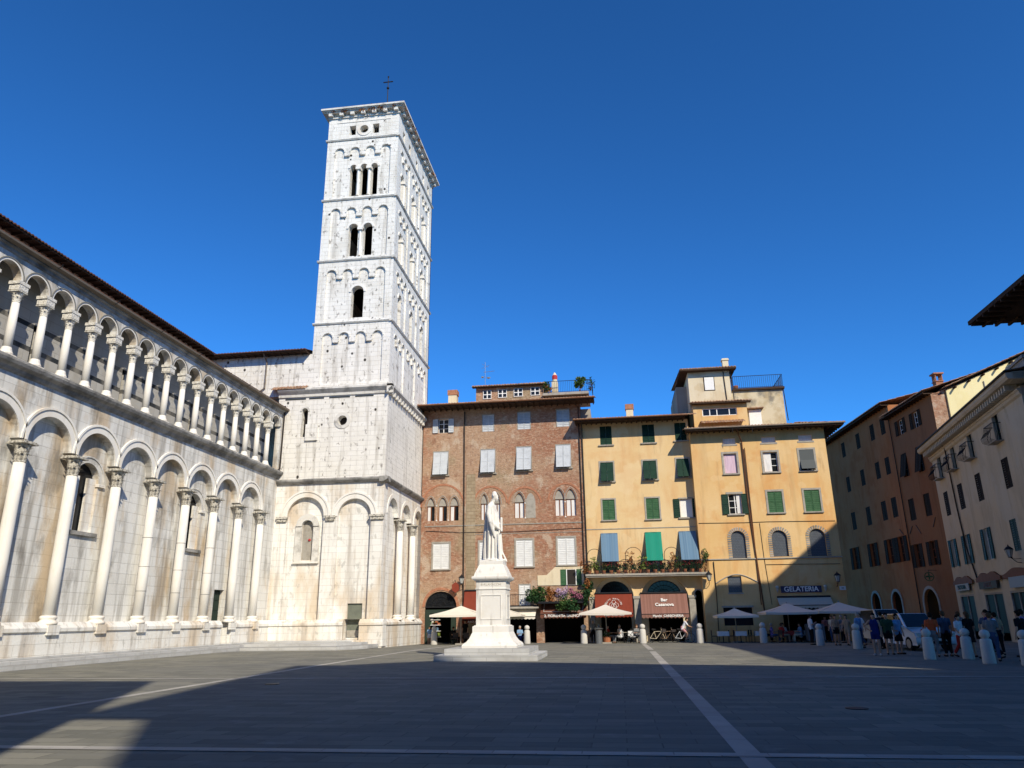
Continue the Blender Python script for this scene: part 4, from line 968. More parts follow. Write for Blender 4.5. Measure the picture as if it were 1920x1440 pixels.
# interior faces of the arcade: an inner wall with fanlights over the shops
wall('arcade_inner_wall', 'cream', rect(-2.4, 6.28, -.3, 4.8), [arch_pts(-1.49, .85, -.3, 3.33, 12, 1.03), arch_pts(2.16, 4.75, -.3, 3.30, 12, 1.06), rect(5.7, 6.27, -.3, 3.6)], y1, y=.45, depth=.3)
for a, b, z in ((-1.48, .84, 3.36), (2.17, 4.74, 3.33)):
    o = fanlight(y1, a, b, z, y=.55, h=1.0); 
recess(y1, rect(-1.49, .85, -.3, 3.3), 5); recess(y1, rect(2.16, 4.75, -.3, 3.3), 5); recess(y1, rect(5.78, 6.27, -.3, 3.8), 5, name='passage')
MB().ring(-.405, 3.13, 1.506, 1.62, -.04, .02, n=20).obj('arch_moulding', 'ochre1', y1); MB().ring(3.45, 2.85, 1.821, 1.94, -.04, .02, n=20).obj('arch_moulding', 'ochre1', y1)
for a, b in ((-2.42, -1.92), (1.11, 1.62), (5.28, 5.75)):
    MB().box(a, b, -.05, -.002, -.3, 3.0).obj('stone_pier', 'stonefr', y1); MB().box(a-.06, b+.06, -.11, -.001, 3.0, 3.2).obj('pier_capital', 'stonefr', y1)
MB().ring(6.02, 3.3, .262, .34, -.05, .02, n=10).obj('door_arch', 'stonefr', y1)
bal = MB().box(-2.5, 6.9, -1.05, 0, 4.70, 4.84).box(-2.45, 6.85, -.98, 0, 4.60, 4.70).obj('balcony', 'stonefr', y1)
railing(bal, -2.45, 6.85, -1.0, 4.84, 5.78, .11, .95)
for c, r in ((-1.75, .55), (1.25, .62), (4.15, .55)):
    m = MB(); m.tube([(c+r*math.cos(PI*i/12), -.92, 6.25+r*.9*math.sin(PI*i/12)) for i in range(13)], .022, 5); m.tube([(c-r, -.92, 4.9), (c-r, -.92, 6.25)], .022, 5); m.tube([(c+r, -.92, 4.9), (c+r, -.92, 6.25)], .022, 5); m.obj('plant_hoop', 'iron', bal)
def sunblind(parent, a, b, zt, zb, mat, out, label):
    mb = MB(); n = 10
    for i in range(n):
        x, x2 = a+(b-a)*i/n, a+(b-a)*(i+1)/n
        for q in range(4):
            def P(x_, u): return (x_, -.06-out*u+.02*math.sin(x_*9), zt-(zt-zb)*u)
            mb.poly([P(x, q/4), P(x2, q/4), P(x2, (q+1)/4), P(x, (q+1)/4)])
    mb.tube([(a, -.06, zt), (b, -.06, zt)], .03, 6)
    return mb.obj('sun_blind', mat, parent, label=label)
sunblind(y1, -1.2, .12, 8.0, 5.75, 'blue', .85, 'faded blue cloth blind at the left'); sunblind(y1, 2.26, 3.52, 8.0, 5.75, 'green', .85, 'emerald green cloth blind'); sunblind(y1, 4.88, 6.2, 8.0, 5.75, 'blue', .85, 'faded blue cloth blind at the right')
MB().box(-2.4, 6.28, -.035, 0, 8.33, 8.39).obj('string_course', 'stonefr', y1)
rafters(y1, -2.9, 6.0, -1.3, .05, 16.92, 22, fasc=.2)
tiled_roof(y1, (-3.0, -1.35, 17.14), (6.9, -1.35, 17.14), (6.9, 6, 19.0), (-3.0, 6, 19.0))
MB().tube([(-3.0, -1.37, 17.10), (6.2, -1.37, 17.10)], .055, 6).obj('gutter', 'pipe', y1)
MB().tube([(-2.32, -.9, 17.1), (-2.36, -.1, 16.6), (-2.36, -.08, 9), (-2.36, -.08, .2)], .05, 6).obj('downpipe', 'dpipe', y1)
MB().box(1.42, 2.02, 2.0, 2.6, 17.7, 18.7).obj('chimney', 'cream', y1); MB().box(1.36, 2.08, 1.94, 2.66, 18.7, 19.15).obj('chimney_cap', 'archbrick', y1)

# ---- second, golden house, standing a little forward, with its rooftop rooms
Y2 = 59.7
y2 = thing('golden_house', 'golden plastered house with stacked rooftop rooms, in front of the dark side street', 'house', (0, Y2, 0))
W2 = [(8.75, 9.75, 12.31, 13.9, 'pink'), (11.77, 12.86, 12.32, 13.9, 'white'), (14.52, 15.6, 12.34, 13.98, 'blind'),
      (8.81, 9.78, 9.14, 10.7, 'open'), (11.77, 12.85, 9.17, 10.79, 'shut'), (14.49, 15.62, 9.17, 10.82, 'shut')]
SL = [(8.82, 9.8, 14.66, 15.16), (11.78, 12.87, 14.66, 15.13), (14.61, 15.66, 14.68, 15.18)]
AR = [(8.71, 9.78, 5.81, 7.87), (11.72, 12.85, 5.86, 7.83), (14.47, 15.63, 5.84, 7.87)]
holes = [rect(*r[:4]) for r in W2]+[rect(*r) for r in SL]+[arch_pts(a, b, c, d-(b-a)/2, 12) for a, b, c, d in AR]
holes += [rect(8.17, 9.18, 3.31, 4.5), rect(7.65, 9.75, .95, 2.23), rect(11.9, 15.27, -.3, 2.4)]
wall('front_wall', 'ochre2', rect(6.3, 16.6, -.3, 15.74), holes, y2, depth=.25)
body(y2, 6.3, 16.6, 12, 15.74, 'ochre2')
for r in W2:
    k = r[4]; wo = window(y2, *r[:4], k if k in ('open', 'shut') else 'none', 'sh_dgreen' if k == 'open' else 'sh_green', frame=('stonefr', .15), sill='stonefr')
    a, b, c, d = r[:4]
    if k == 'pink': MB().box(a+.06, b-.06, .14, .15, c+.06, d-.06).obj('curtain', 'pink', wo)
    if k == 'white': MB().box(a+.06, a+.62, .14, .15, c+.06, d-.06).obj('curtain', 'curtain', wo)
    if k == 'blind': MB().poly([(a, -.01, d), (b, -.01, d), (b, -.04, (c+d)/2), (a, -.04, (c+d)/2)]).poly([(a, -.04, (c+d)/2), (b, -.04, (c+d)/2), (b, -.32, c+.1), (a, -.32, c+.1)]).obj('roller_blind', 'blindg', wo)
    if k == 'open': MB().box(b-.36, b-.06, .13, .14, c+.06, d-.06).obj('curtain', 'curtain', wo)
for a, b, c, d in SL:
    wo = MB().box(a, b, .12, .16, c, c+.05).box(a, b, .12, .16, d-.05, d).box((a+b)/2-.03, (a+b)/2+.03, .12, .16, c, d).obj('slot_window', 'white', y2)
    MB().box(a, b, .16, .17, c, d).obj('pane', 'curtain', wo); MB().box(a-.1, b+.1, -.03, 0, c-.13, c-.001).obj('sill', 'stonefr', wo)
for a, b, c, d in AR:
    r = (b-a)/2; m_ = (a+b)/2; zc = d-r; o = MB().box(a, b, .15, .18, c, d).obj('arched_window', 'greypane', y2)
    q = MB(); n = 13
    for i in range(n):
        if i % 1 == 0: q.ring(m_, zc, r+.001, r+.26, -.03, .01, PI*(i+.12)/n, PI*(i+.72)/n, 2)
    for s_ in (-1, 1):
        for i in range(9):
            z = c+i*(zc-c)/9; x_ = m_+s_*(r+.13); q.box(x_-.129, x_+.129, -.03, .01, z+.02, z+.02+(zc-c)/9*.6)
    q.obj('voussoirs', 'darkstone', o)
wo = MB().box(8.17, 9.18, .12, .16, 3.31, 4.5).obj('window', 'greypane', y2)
MB().box(8.12, 9.23, -.06, .05, 3.2, 3.30).obj('sill', 'stonefr', wo)
arc = MB(); arc.tube([(7.3+3.1*i/16, -.02, 4.0+.62*math.sin(PI*i/16)) for i in range(17)], .045, 6); arc.obj('blind_arch', 'stonefr', y2)
wo = MB().box(7.65, 9.75, .16, .2, .95, 2.23).obj('shop_window', 'glass', y2); MB().box(7.55, 9.85, -.04, .02, 2.231, 2.36).obj('lintel', 'stonefr', wo)
recess(y2, rect(11.9, 15.27, -.3, 2.4), 5)
MB().box(6.32, 16.62, -.09, 0, 5.72, 5.80).obj('string_course', 'stonefr', y2)
MB().tube([(6.4, -.03, 8.52), (9.8, -.03, 8.47), (11.5, -.03, 8.49), (16.5, -.03, 8.42)], .018, 5).tube([(10.95, -.03, 8.4), (11.0, -.03, 5.9), (11.2, -.03, 2.4)], .018, 5).tube([(11.1, -.03, 5.3), (16.4, -.03, 5.25)], .018, 5).obj('cable', 'iron', y2)
MB().tube([(9.85, -.95, 15.9), (10.0, -.5, 15.3), (10.25, -.10, 14.8), (10.25, -.08, 10), (10.6, -.08, 1.95)], .05, 6).tube([(10.42, -.10, 14.3), (10.42, -.08, 10), (10.42, -.08, 2.4)], .035, 6).obj('downpipe', 'pipe', y2)
MB().tube([(7.25, -.06, 5.6), (7.25, -.06, 3.2), (7.15, -.06, -.1)], .03, 6).obj('cable_duct', 'iron', y2)
rafters(y2, 5.9, 17.9, -.95, .05, 15.6, 28)
m = MB()
for i in range(18): m.obox((17.25, .4+i*.6, 15.70), (.65, 0, 0), (0, .045, 0), (0, 0, .055))
m.poly([(16.6, -.9, 15.77), (17.9, -.9, 15.77), (17.9, 11.5, 15.77), (16.6, 11.5, 15.77)]).obj('side_eaves', 'wood', y2)
tiled_roof(y2, (5.8, -1.0, 15.86), (18.0, -1.0, 15.86), (18.0, 6, 16.9), (5.8, 6, 16.9))
o = tiled_roof(y2, (0, 0, 0), (12, 0, 0), (10.5, 3.5, .35), (1, 3.5, .35), 'side_roof'); o.location = (18.0, -1.0, 15.86); o.rotation_euler = (0, 0, PI/2)
MB().tube([(5.8, -1.03, 15.82), (18.0, -1.03, 15.82)], .055, 6).obj('gutter', 'gutter', y2)
for x in (9.5, 11.0): MB().tube([(x, -1.0, 15.9), (x, -1.05, 15.3)], .02, 5).obj('gutter_hook', 'iron', y2)
# rooftop rooms
yo = 61.2-Y2
r1 = wall('rooftop_room', 'ochre2', rect(6.89, 11.25, 15.9, 18.42), [rect(7.62, 10.42, 17.44, 18.08)], y2, y=yo, depth=.2)
MB().box(6.89, 6.9, yo, yo+3, 15.9, 18.4).box(11.24, 11.25, yo, yo+3, 15.9, 18.4).box(6.9, 11.24, yo+3, yo+3.02, 15.9, 18.4).obj('room_walls', 'ochre2', r1)
wo = MB().box(7.62, 10.42, yo+.08, yo+.12, 17.44, 17.5).box(7.62, 10.42, yo+.08, yo+.12, 18.02, 18.08)
for x in (7.62, 8.2, 8.78, 9.78, 10.36): wo.box(x, x+.07, yo+.08, yo+.12, 17.5, 18.02)
wo = wo.obj('ribbon_window', 'white', r1); MB().box(7.63, 10.41, yo+.13, yo+.14, 17.45, 18.07).obj('pane', 'glass', wo)
tiled_roof(y2, (6.75, yo-.45, 18.55), (11.6, yo-.45, 18.55), (11.6, yo+2.5, 19.2), (6.75, yo+2.5, 19.2), 'room_roof', rows=4); MB().box(6.8, 11.55, yo-.42, yo, 18.42, 18.52).obj('room_eaves', 'wood', y2)
tiled_roof(y2, (7.4, yo-.55, 16.75), (10.9, yo-.55, 16.75), (10.9, yo-.02, 17.0), (7.4, yo-.02, 17.0), 'ledge_tiles', rows=2)
yt = 63.0-Y2
r2 = MB().box(6.9, 10.42, yt, yt+10, 17.0, 21.86).obj('rooftop_tower_room', 'cream', y2)
MB().box(8.18, 9.11, yt-.02, yt, 20.14, 21.40).obj('window', 'sh_dark', r2); MB().box(8.26, 9.05, yt-.05, yt-.02, 20.2, 21.34).obj('curtain', 'white', r2)
tiled_roof(y2, (6.2, yt-.6, 22.02), (10.95, yt-.6, 22.02), (10.95, yt+10, 23.2), (6.2, yt+10, 23.2), 'tower_room_roof', rows=6); MB().box(6.2, 10.95, yt-.58, yt, 21.87, 21.99).box(6.2, 6.9, yt, yt+10, 21.87, 21.99).box(10.42, 10.9, yt, yt+10, 21.87, 21.99).obj('tower_room_eaves', 'wood', y2)
MB().box(10.0, 10.5, yt+.4, yt+.9, 22.0, 23.15).box(9.94, 10.56, yt+.34, yt+.96, 22.95, 23.08).obj('chimney', 'cream', y2)
MB().tube([(9.9, yt-.05, 21.8), (10.0, yt-.05, 18.9)], .04, 6).tube([(10.5, yt-.1, 21.8), (10.6, yt-.05, 18.9)], .04, 6).obj('downpipe', 'dpipe', y2)
MB().box(6.0, 6.9, yt+2, yt+9, 17.0, 21.2).obj('rear_room', 'grey', y2)
r3 = MB().box(10.43, 14.74, yt+.4, yt+6, 16.2, 20.1).obj('stained_room', 'stained', y2)
MB().box(10.6, 14.9, yt+.2, yt+6, 20.1, 20.28).obj('terrace_floor', 'wood', y2); railing(y2, 10.7, 14.8, yt+.3, 20.28, 21.4, .17, 4.0, 'terrace_railing')
wo = MB().box(11.75, 12.75, yt+.34, yt+.4, 16.9, 18.35).obj('terrace_door', 'white', r3); MB().box(11.55, 12.95, yt+.0, yt+.4, 18.42, 18.5).obj('canopy', 'tile', wo)
MB().tube([(14.8, yt+.35, 20.1), (14.9, yt+.35, 17.3)], .04, 6).obj('downpipe', 'dpipe', y2)
MB().lathe(10.95, yt+.6, [(.16, 20.28), (.22, 20.6), (.2, 20.62)], 10).obj('pot', 'terra', y2)

# ---- russet house down the side street, its nearer half brown, gable end
rd = thing('russet_house', 'long russet house in shade along the right, with three arches at its foot', 'house', (25.01, 78.46, 0), R(-86.1))
cu_ = [-4.2, 0, 3.7, 6.2]; cn_ = [9.6, 12.6]
hl, ws = [], []
for c in cu_: ws.append((c-.5, c+.5, 17.75, 19.3, 'shut'))
for c in (-4.2, -.2, 3.6, 5.9): ws += [(c-.5, c+.5, 14.0, 15.6, 'shut'), (c-.55, c+.55, 10.05, 11.85, 'shut')]
for c in (-5.2, -.4, 3.7, 6.1): ws.append((c-.6, c+.6, 6.1, 8.3, 'open'))
holes = [rect(*w_[:4]) for w_ in ws]+[arch_pts(-2.5, -.5, -.3, 2.6, 12), arch_pts(2.3, 4.3, -.3, 2.6, 12)]
wall('far_wall', 'red', rect(-30, 7.9, -.3, 20.14), holes, rd, depth=.22)
for w_ in ws: window(rd, *w_[:4], w_[4], 'sh_dark', wfr='brown_timber')
w2 = [(9.35, 10.35, 16.85, 18.2, 'open'), (12.3, 13.3, 16.75, 18.15, 'open'), (8.9, 10.0, 13.15, 15.2, 'prop'), (11.8, 12.9, 13.05, 15.2, 'prop'),
      (8.8, 9.9, 9.35, 11.2, 'shut'), (11.7, 12.8, 9.35, 11.2, 'shut'), (8.5, 9.5, 5.4, 7.35, 'open'), (11.3, 12.3, 5.4, 7.35, 'open')]
wall('near_wall', 'red2', rect(7.9, 16.0, -.3, 18.84), [rect(*w_[:4]) for w_ in w2]+[arch_pts(8.7, 11.2, -.3, 2.35, 14)], rd, y=-.03, depth=.22)
for i, w_ in enumerate(w2): window(rd, *w_[:4], w_[4], 'sh_dark', wfr='white' if i < 2 else 'brown_timber')
for a, b, z in ((-2.5, -.5, 2.6), (2.3, 4.3, 2.6), (8.7, 11.2, 2.35)):
    r = (b-a)/2; MB().ring((a+b)/2, z, r+.001, r+.24, -.08, .0, n=18).box(a-.24, a-.001, -.08, 0, -.2, z).box(b+.001, b+.24, -.08, 0, -.2, z).obj('arch_surround', 'stonefr', rd)
    recess(rd, arch_pts(a, b, -.3, z, 12), 3.5)
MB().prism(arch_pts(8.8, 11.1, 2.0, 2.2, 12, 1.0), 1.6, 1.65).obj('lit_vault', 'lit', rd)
body(rd, -30, 7.9, 11, 20.14, 'red'); body(rd, 7.91, 16.0, 11, 18.84, 'brick', left=False)
dgm = MB()
for a, b, c, d in ((8.2, 8.9, 8.3, 8.9), (9.6, 10.3, 8.9, 8.1), (6.3, 6.9, 8.9, 8.4), (12.6, 13.2, 8.4, 9.1)): dgm.tube([(a, -.06, c), (b, -.06, d)], .03, 5)
dgm.obj('tie_rods', 'iron', rd)
rafters(rd, -30, 8.2, -.75, .0, 20.0, 60); rafters(rd, 7.6, 16.3, -.75, .0, 18.7, 16)
tiled_roof(rd, (-30, -.8, 20.28), (8.3, -.8, 20.28), (8.3, 5.5, 21.8), (-30, 5.5, 21.8)); tiled_roof(rd, (7.6, -.8, 18.98), (16.4, -.8, 18.98), (16.4, 5.5, 20.9), (7.6, 5.5, 20.9), 'near_roof')
MB().poly([(16.0, 0, 18.7), (16.0, 11, 18.7), (16, 5.5, 20.7)]).obj('gable', 'brick', rd)
MB().tube([(7.9, -.12, 20), (7.9, -.1, 9), (7.9, -.1, 1)], .05, 6).obj('downpipe', 'dpipe', rd)
MB().box(12.3, 12.9, 2.2, 2.8, 19.5, 20.75).obj('chimney', 'archbrick', rd); MB().box(12.18, 13.02, 2.08, 2.92, 21.42, 21.54).obj('chimney_cap', 'archbrick', rd)
cm = MB().box(12.24, 12.96, 2.14, 2.86, 20.75, 20.83)
for i in range(5):
    for j in range(2): cm.box(12.3+i*.14, 12.36+i*.14, 2.2+j*.54, 2.26+j*.54, 20.83, 21.42)
cm.obj('chimney_grille', 'archbrick', rd)
# ---- pale yellow house whose sunlit flank shows above the beige one
lh = thing('lemon_house', 'pale yellow flank of a house catching the sun above the beige roof', 'house', (27.3, 62.4, 0))
MB().prism([(0, 0), (9, 0), (9, 22.7), (0, 19.0)], 0, 10).obj('wall', 'lemon', lh)
m = MB()
for i in range(8): m.obox((.6+i*1.15, -.25, 19.13+i*.47), (.05, 0, 0), (0, .25, 0), (0, 0, .07))
m.obj('rafters', 'wood', lh)
tiled_roof(lh, (-.2, -.5, 19.16), (-.2, 10, 19.16), (9.2, 10, 23.0), (9.2, -.5, 23.0), 'roof', rows=16)
MB().box(.9, 1.02, -.03, 0, 17.3, 17.42).box(1.5, 1.62, -.03, 0, 17.3, 17.42).obj('vent', 'dark', lh)
MB().tube([(2.95, -.06, 19.6), (3.1, -.06, 14)], .04, 6).obj('downpipe', 'stonefr', lh)
# ---- beige house on the right
be = thing('beige_house', 'beige house in shade at the right edge with curved iron balconies and shop fronts', 'house', (25.24, 61.79, 0), R(-97.63))
cb = [1.0, 4.75, 8.9, 14.2]
W3 = [(c-.5, c+.5, 11.55, 13.3) for c in cb]; W4 = [(c-.58, c+.58, 8.7, 10.5) for c in cb]; W5 = [(0, 1.0, 4.95, 6.95), (3.5, 4.5, 4.95, 6.95), (7.9, 8.9, 4.95, 6.95), (12.9, 14.0, 5.1, 6.95)]
SH = [(-.1, 3.3), (5.6, 9.3), (10.6, 13.4), (14.4, 17.9)]
holes = [rect(*q) for q in W3+W4+W5]+[rect(a, b, -.3, 2.9) for a, b in SH]
wall('front_wall', 'beige', rect(-1.0, 18.8, -.3, 13.7), holes, be, depth=.22)
body(be, -1.0, 18.8, 12, 13.7, 'beige')
for i, q in enumerate(W3):
    wo = window(be, *q, 'none', frame=('beige', .1), wfr='sh_dgreen')
    c = cb[i]; b_ = MB().box(c-.72, c+.72, -.50, 0, 11.46, 11.50)
    b_ = b_.obj('balcony', 'stonefr', be); rl = MB()
    for x in [c-.72+.18*k_ for k_ in range(9)]:
        rl.tube([(x, -.50, 12.55), (x, -.55, 12.2), (x, -.78, 11.85), (x, -.72, 11.6), (x, -.50, 11.52)], .013, 4)
    for s_ in (-1, 1):
        for yq in (-.35, -.18): rl.tube([(c+s_*.72, yq, 12.55), (c+s_*.74, yq, 12.2), (c+s_*.92, yq, 11.85), (c+s_*.72, yq, 11.52)], .013, 4)
    rl.box(c-.74, c+.74, -.52, -.48, 12.53, 12.57); rl.box(c-.74, c-.70, -.5, 0, 12.53, 12.57); rl.box(c+.70, c+.74, -.5, 0, 12.53, 12.57)
    rl.obj('railing', 'iron', b_)
for q in W4: window(be, *q, 'shut', 'sh_dark', wfr='sh_dark')
for i, q in enumerate(W5): window(be, *q, 'open' if i < 3 else 'shut', 'sh_dgreen')
for a, b in SH:
    recess(be, rect(a, b, -.3, 2.9), 4)
    m = MB().box(a, a+.12, .0, .1, -.2, 2.9).box(b-.12, b, .0, .1, -.2, 2.9).box(a+.12, b-.12, .0, .1, 2.78, 2.9).box((a+b)/2-.05, (a+b)/2+.05, .02, .08, -.2, 2.78)
    fr = m.obj('shop_frame', 'stonefr', be); MB().box(a+.12, b-.12, .085, .095, .4, 2.78).obj('shop_glass', 'shopglass', fr)
# timber shop surrounds with curved tops
def scroll_top(a, b, z, mat):
    n = 20; pts = [(a, z)]+[(a+(b-a)*i/n, z+.35+.22*math.sin(PI*i/n)**2-.10*math.cos(4*PI*i/n)) for i in range(n+1)]+[(b, z)]
    return MB().prism(pts, -.16, -.04).obj('shop_cornice', mat, be)
scroll_top(-.7, 4.0, 3.62, 'brown_timber'); scroll_top(4.9, 9.9, 3.62, 'brown_timber'); scroll_top(10.3, 18.2, 3.62, 'brown_timber')
MB().profx([(0, 13.15), (-.12, 13.25), (-.14, 13.4), (-.2, 13.45), (-.2, 13.55), (0, 13.6)], -1.1, 18.9).obj('cornice_bed', 'beige', be)
MB().profx([(0, 13.9), (-.75, 13.95), (-.85, 14.1), (-.85, 14.3), (.3, 14.35), (.3, 13.9)], -1.3, 19.6).box(18.8, 19.6, -.5, 12, 13.92, 14.34).obj('cornice', 'beige', be)
many('dentil', MB().box(-.10, .10, -.62, 0, 13.58, 13.90), 'beige', be, [(-.6+i*.42, 0, 0) for i in range(46)])
many('side_dentil', MB().box(0, .62, -.10, .10, 13.58, 13.90), 'beige', be, [(18.8, .5+i*.42, 0) for i in range(12)])
MB().tube([(-1.3, -.9, 14.36), (19.7, -.9, 14.36)], .07, 6).obj('gutter', 'dpipe', be)
tiled_roof(be, (-1.3, -.85, 14.38), (19.7, -.85, 14.38), (19.7, 6, 15.3), (-1.3, 6, 15.3))
MB().tube([(3.1, -.8, 14.2), (3.4, -.12, 13.5), (3.5, -.08, 9), (3.9, -.08, 6.2), (5.0, -.08, 3.9)], .055, 6).obj('downpipe', 'dpipe', be)
MB().box(12.6, 19.4, .2, 3.5, 15.15, 15.32).box(16.3, 19.3, .3, 3.4, 14.35, 15.15).box(12.6, 16.3, 3.35, 3.45, 14.35, 15.15).box(12.7, 12.82, .3, .42, 14.35, 15.15).obj('roof_pergola', 'grey', be)
# ---- palace at the right edge, then unseen blocks shaped to cast the shadows
def block(name, label, poly, z, mat, roof=None, over=.9):
    t = thing(name, label, 'house', (0, 0, 0))
    b = MB().slab(poly, -.3, z).obj('wall', mat, t)
    return t, b
pz = thing('palazzo', 'grey palace standing just right of the picture, its dark eaves showing', 'palace', (0, 0, 0))
MB().slab([(18.94, 36.3), (18.94, 15), (21.8, 11.8), (40, 11.8), (40, 36.3)], -.3, 15.28).obj('wall', 'grey', pz)
m = MB().slab([(17.94, 37.3), (17.94, 14), (21.4, 9.8), (41, 9.8), (41, 37.3)], 15.3, 15.5)
for i in range(38): m.obox((18.44, 14.8+i*.6, 15.22), (.5, 0, 0), (0, .05, 0), (0, 0, .06))
for i in range(34): m.obox((18.6+i*.6, 36.8, 15.22), (.05, 0, 0), (0, .5, 0), (0, 0, .06))
m.obj('eaves', 'wood', pz)
tiled_roof(pz, (0, 0, 0), (23, 0, 0), (17, 6, 1.5), (6, 6, 1.5), 'roof'); 
pz.children[-1].location = (17.9, 37.3, 15.56); pz.children[-1].rotation_euler = (0, 0, -PI/2)
m = MB()
for i in range(6):
    for z in (4.5, 9.5): m.box(18.90, 18.95, 16.5+i*3.3, 17.7+i*3.3, z, z+2.2)
m.obj('shutters', 'sh_dark', pz)
th = thing('tower_shadow_block', 'unseen gabled tower block added behind the palace to shade the golden house', 'house', (23.3, 30, 0))  # unseen block, added; its roofline follows the shade on the golden facade
MB().prism([(0, -.3), (14, -.3), (14, 29.1), (9.3, 29.1), (4.0, 24.8), (0, 24.7)], 0, 6.9).obj('wall', 'red2', th)
ga = thing('gabled_shadow_block', 'unseen gabled block behind the photographer on the right, shaped to shade the square', 'house', (0, 0, 0))  # unseen caster; gable outline drawn from the shadow edge on the paving
P1 = [(10.45, -.3), (31.1, -.3), (31.1, 25.7), (28.8, 28.5), (24.6, 29.7), (21.5, 31.0), (17.0, 32.5), (10.45, 29.8)]
m = MB(); n = len(P1); P2 = [(10.2, -.3)]+P1[1:-1]+[(11.8, 29.8), (10.2, 20)]; n = len(P2); m.v = [(x, -3.5, z) for x, z in P2]+[(x+2.4, -19.0, z) for x, z in P2]
m.f = [tuple(range(n)), tuple(range(2*n-1, n-1, -1))]+[(i, (i+1) % n, n+(i+1) % n, n+i) for i in range(n)]
m.obj('wall', 'red2', ga)
MB().slab([(10.45, -3.45), (14.5, -3.45), (16.8, -19.4), (12.85, -19.4)], 29.81, 30.0).obj('eaves', 'wood', ga)
gb = thing('leaning_shadow_block', 'unseen tall block behind the photographer, its wall leaned out to shape a shadow', 'house', (0, 0, 0))  # unseen caster; side leans outward only to fit the ground shadow
MB().prism([(-34, -.3), (1.6, -.3), (1.6, 12), (4.8, 23.8), (4.8, 24), (-34, 24)], -24, -4.7).obj('wall', 'red2', gb); MB().slab([(-34, -4.2), (4.85, -4.65), (4.85, -24), (-34, -24)], 24.01, 24.3).obj('eaves', 'wood', gb)
# ------------------------------------------------------------------ monument
mon = thing('monument', 'white marble statue of a robed bearded man on a tall pedestal in the square', 'statue', (-5.55, 33.95, 0))
sq = lambda mb, prof: [mb.box(-h, h, -h, h, a, b) for h, a, b in prof]
m = MB(); m.box(-2.15, 2.15, -2.15, 2.15, -.02, .23); m.obj('lower_step', 'step', mon)
m = MB(); m.box(-1.78, 1.78, -1.78, 1.78, .231, .47); m.obj('upper_step', 'step', mon)
def square_lathe(prof, mat, name, bev=True):
    mb = MB()
    for h, z in prof: mb.v += [(-h, -h, z), (h, -h, z), (h, h, z), (-h, h, z)]
    for i in range(len(prof)-1):
        for k_ in range(4): mb.f.append((i*4+k_, i*4+(k_+1) % 4, (i+1)*4+(k_+1) % 4, (i+1)*4+k_))
    mb.f.append((3, 2, 1, 0)); e = (len(prof)-1)*4; mb.f.append((e, e+1, e+2, e+3))
    return mb.obj(name, mat, mon)
square_lathe([(1.17, .47), (1.18, .56), (1.13, .64), (1.01, .72), (.90, .86), (.83, 1.02), (.79, 1.10), (.79, 1.34), (.73, 1.36), (.70, 1.39)], 'statue', 'pedestal_foot')
ps = square_lathe([(.655, 1.391), (.65, 2.86), (.685, 2.88), (.685, 2.93), (.66, 2.95), (.66, 3.22), (.72, 3.26), (.81, 3.31), (.83, 3.36), (.83, 3.42), (.74, 3.46)], 'statue', 'pedestal_shaft')
m = MB()
for a, b, c, d in ((-.47, .47, 1.62, 1.66), (-.47, .47, 2.62, 2.66), (-.47, -.43, 1.66, 2.62), (.43, .47, 1.66, 2.62)):
    m.box(a, b, -.675, -.645, c, d)
    m.box(.645, .675, a, b, c, d)
m.obj('panel_moulding', 'statue', ps)
tx = text('BVRLAMACCHI', .135, mon, (0, -.6615, 3.08), 'stonefr', 'inscription', depth=.002, sx=1.0)
m = MB()
prof = [(.74, 3.461), (.72, 3.55), (.65, 3.70), (.57, 3.88), (.53, 3.95), (.53, 4.10), (.48, 4.14)]
square_lathe(prof, 'statue', 'pedestal_cap')
# the figure, facing right; cross-sections of robe and cloak with folds
st = MB(); nn = 44
secs = [(0.0, -.02, .40, .36, .13), (.25, -.03, .385, .35, .13), (.75, -.03, .36, .33, .12), (1.25, -.03, .34, .32, .10), (1.6, -.03, .32, .32, .07),
        (2.0, -.04, .30, .33, .05), (2.3, -.07, .25, .33, .03), (2.48, -.08, .19, .29, .02), (2.60, -.07, .13, .18, .0), (2.68, -.03, .085, .09, 0)]
for z, cx_, rx_, ry_, fo in secs:
    for k_ in range(nn):
        a = 2*PI*k_/nn; f = 1+fo*(math.sin(9*a+.6)+.6*math.sin(16*a+1.3+z*.4))
        if abs(a-PI*1.22) < .16: f *= .84 if z < 2.3 else 1
        st.v.append((cx_+rx_*f*math.cos(a), ry_*f*math.sin(a), 4.12+z))
for i in range(len(secs)-1):
    for k_ in range(nn): st.f.append((i*nn+k_, i*nn+(k_+1) % nn, (i+1)*nn+(k_+1) % nn, (i+1)*nn+k_))
st.f.append(tuple(reversed(range(nn)))); st.f.append(tuple((len(secs)-1)*nn+k_ for k_ in range(nn)))
Z = 4.12
st.tube([(-.06, 0, Z+2.55), (.04, 0, Z+2.80)], [.10, .085], 12, round_ends=True)
st.tube([(.06, 0, Z+2.86), (.08, 0, Z+2.97), (.07, 0, Z+3.05)], [.115, .145, .12], 14, round_ends=True)      # skull
st.tube([(.15, 0, Z+2.90), (.19, 0, Z+2.80), (.18, 0, Z+2.70)], [.09, .075, .035], 10, round_ends=True)         # beard
st.tube([(.19, 0, Z+2.99), (.235, 0, Z+2.93)], [.02, .03], 8, round_ends=True)                                 # nose
st.tube([(.17, -.055, Z+3.0), (.19, .055, Z+3.0)], [.025, .025], 8, round_ends=True)                           # brow
for s_ in (-1, 1): st.tube([(.05, s_*.135, Z+2.95), (.06, s_*.14, Z+2.90)], [.03, .022], 6, round_ends=True)
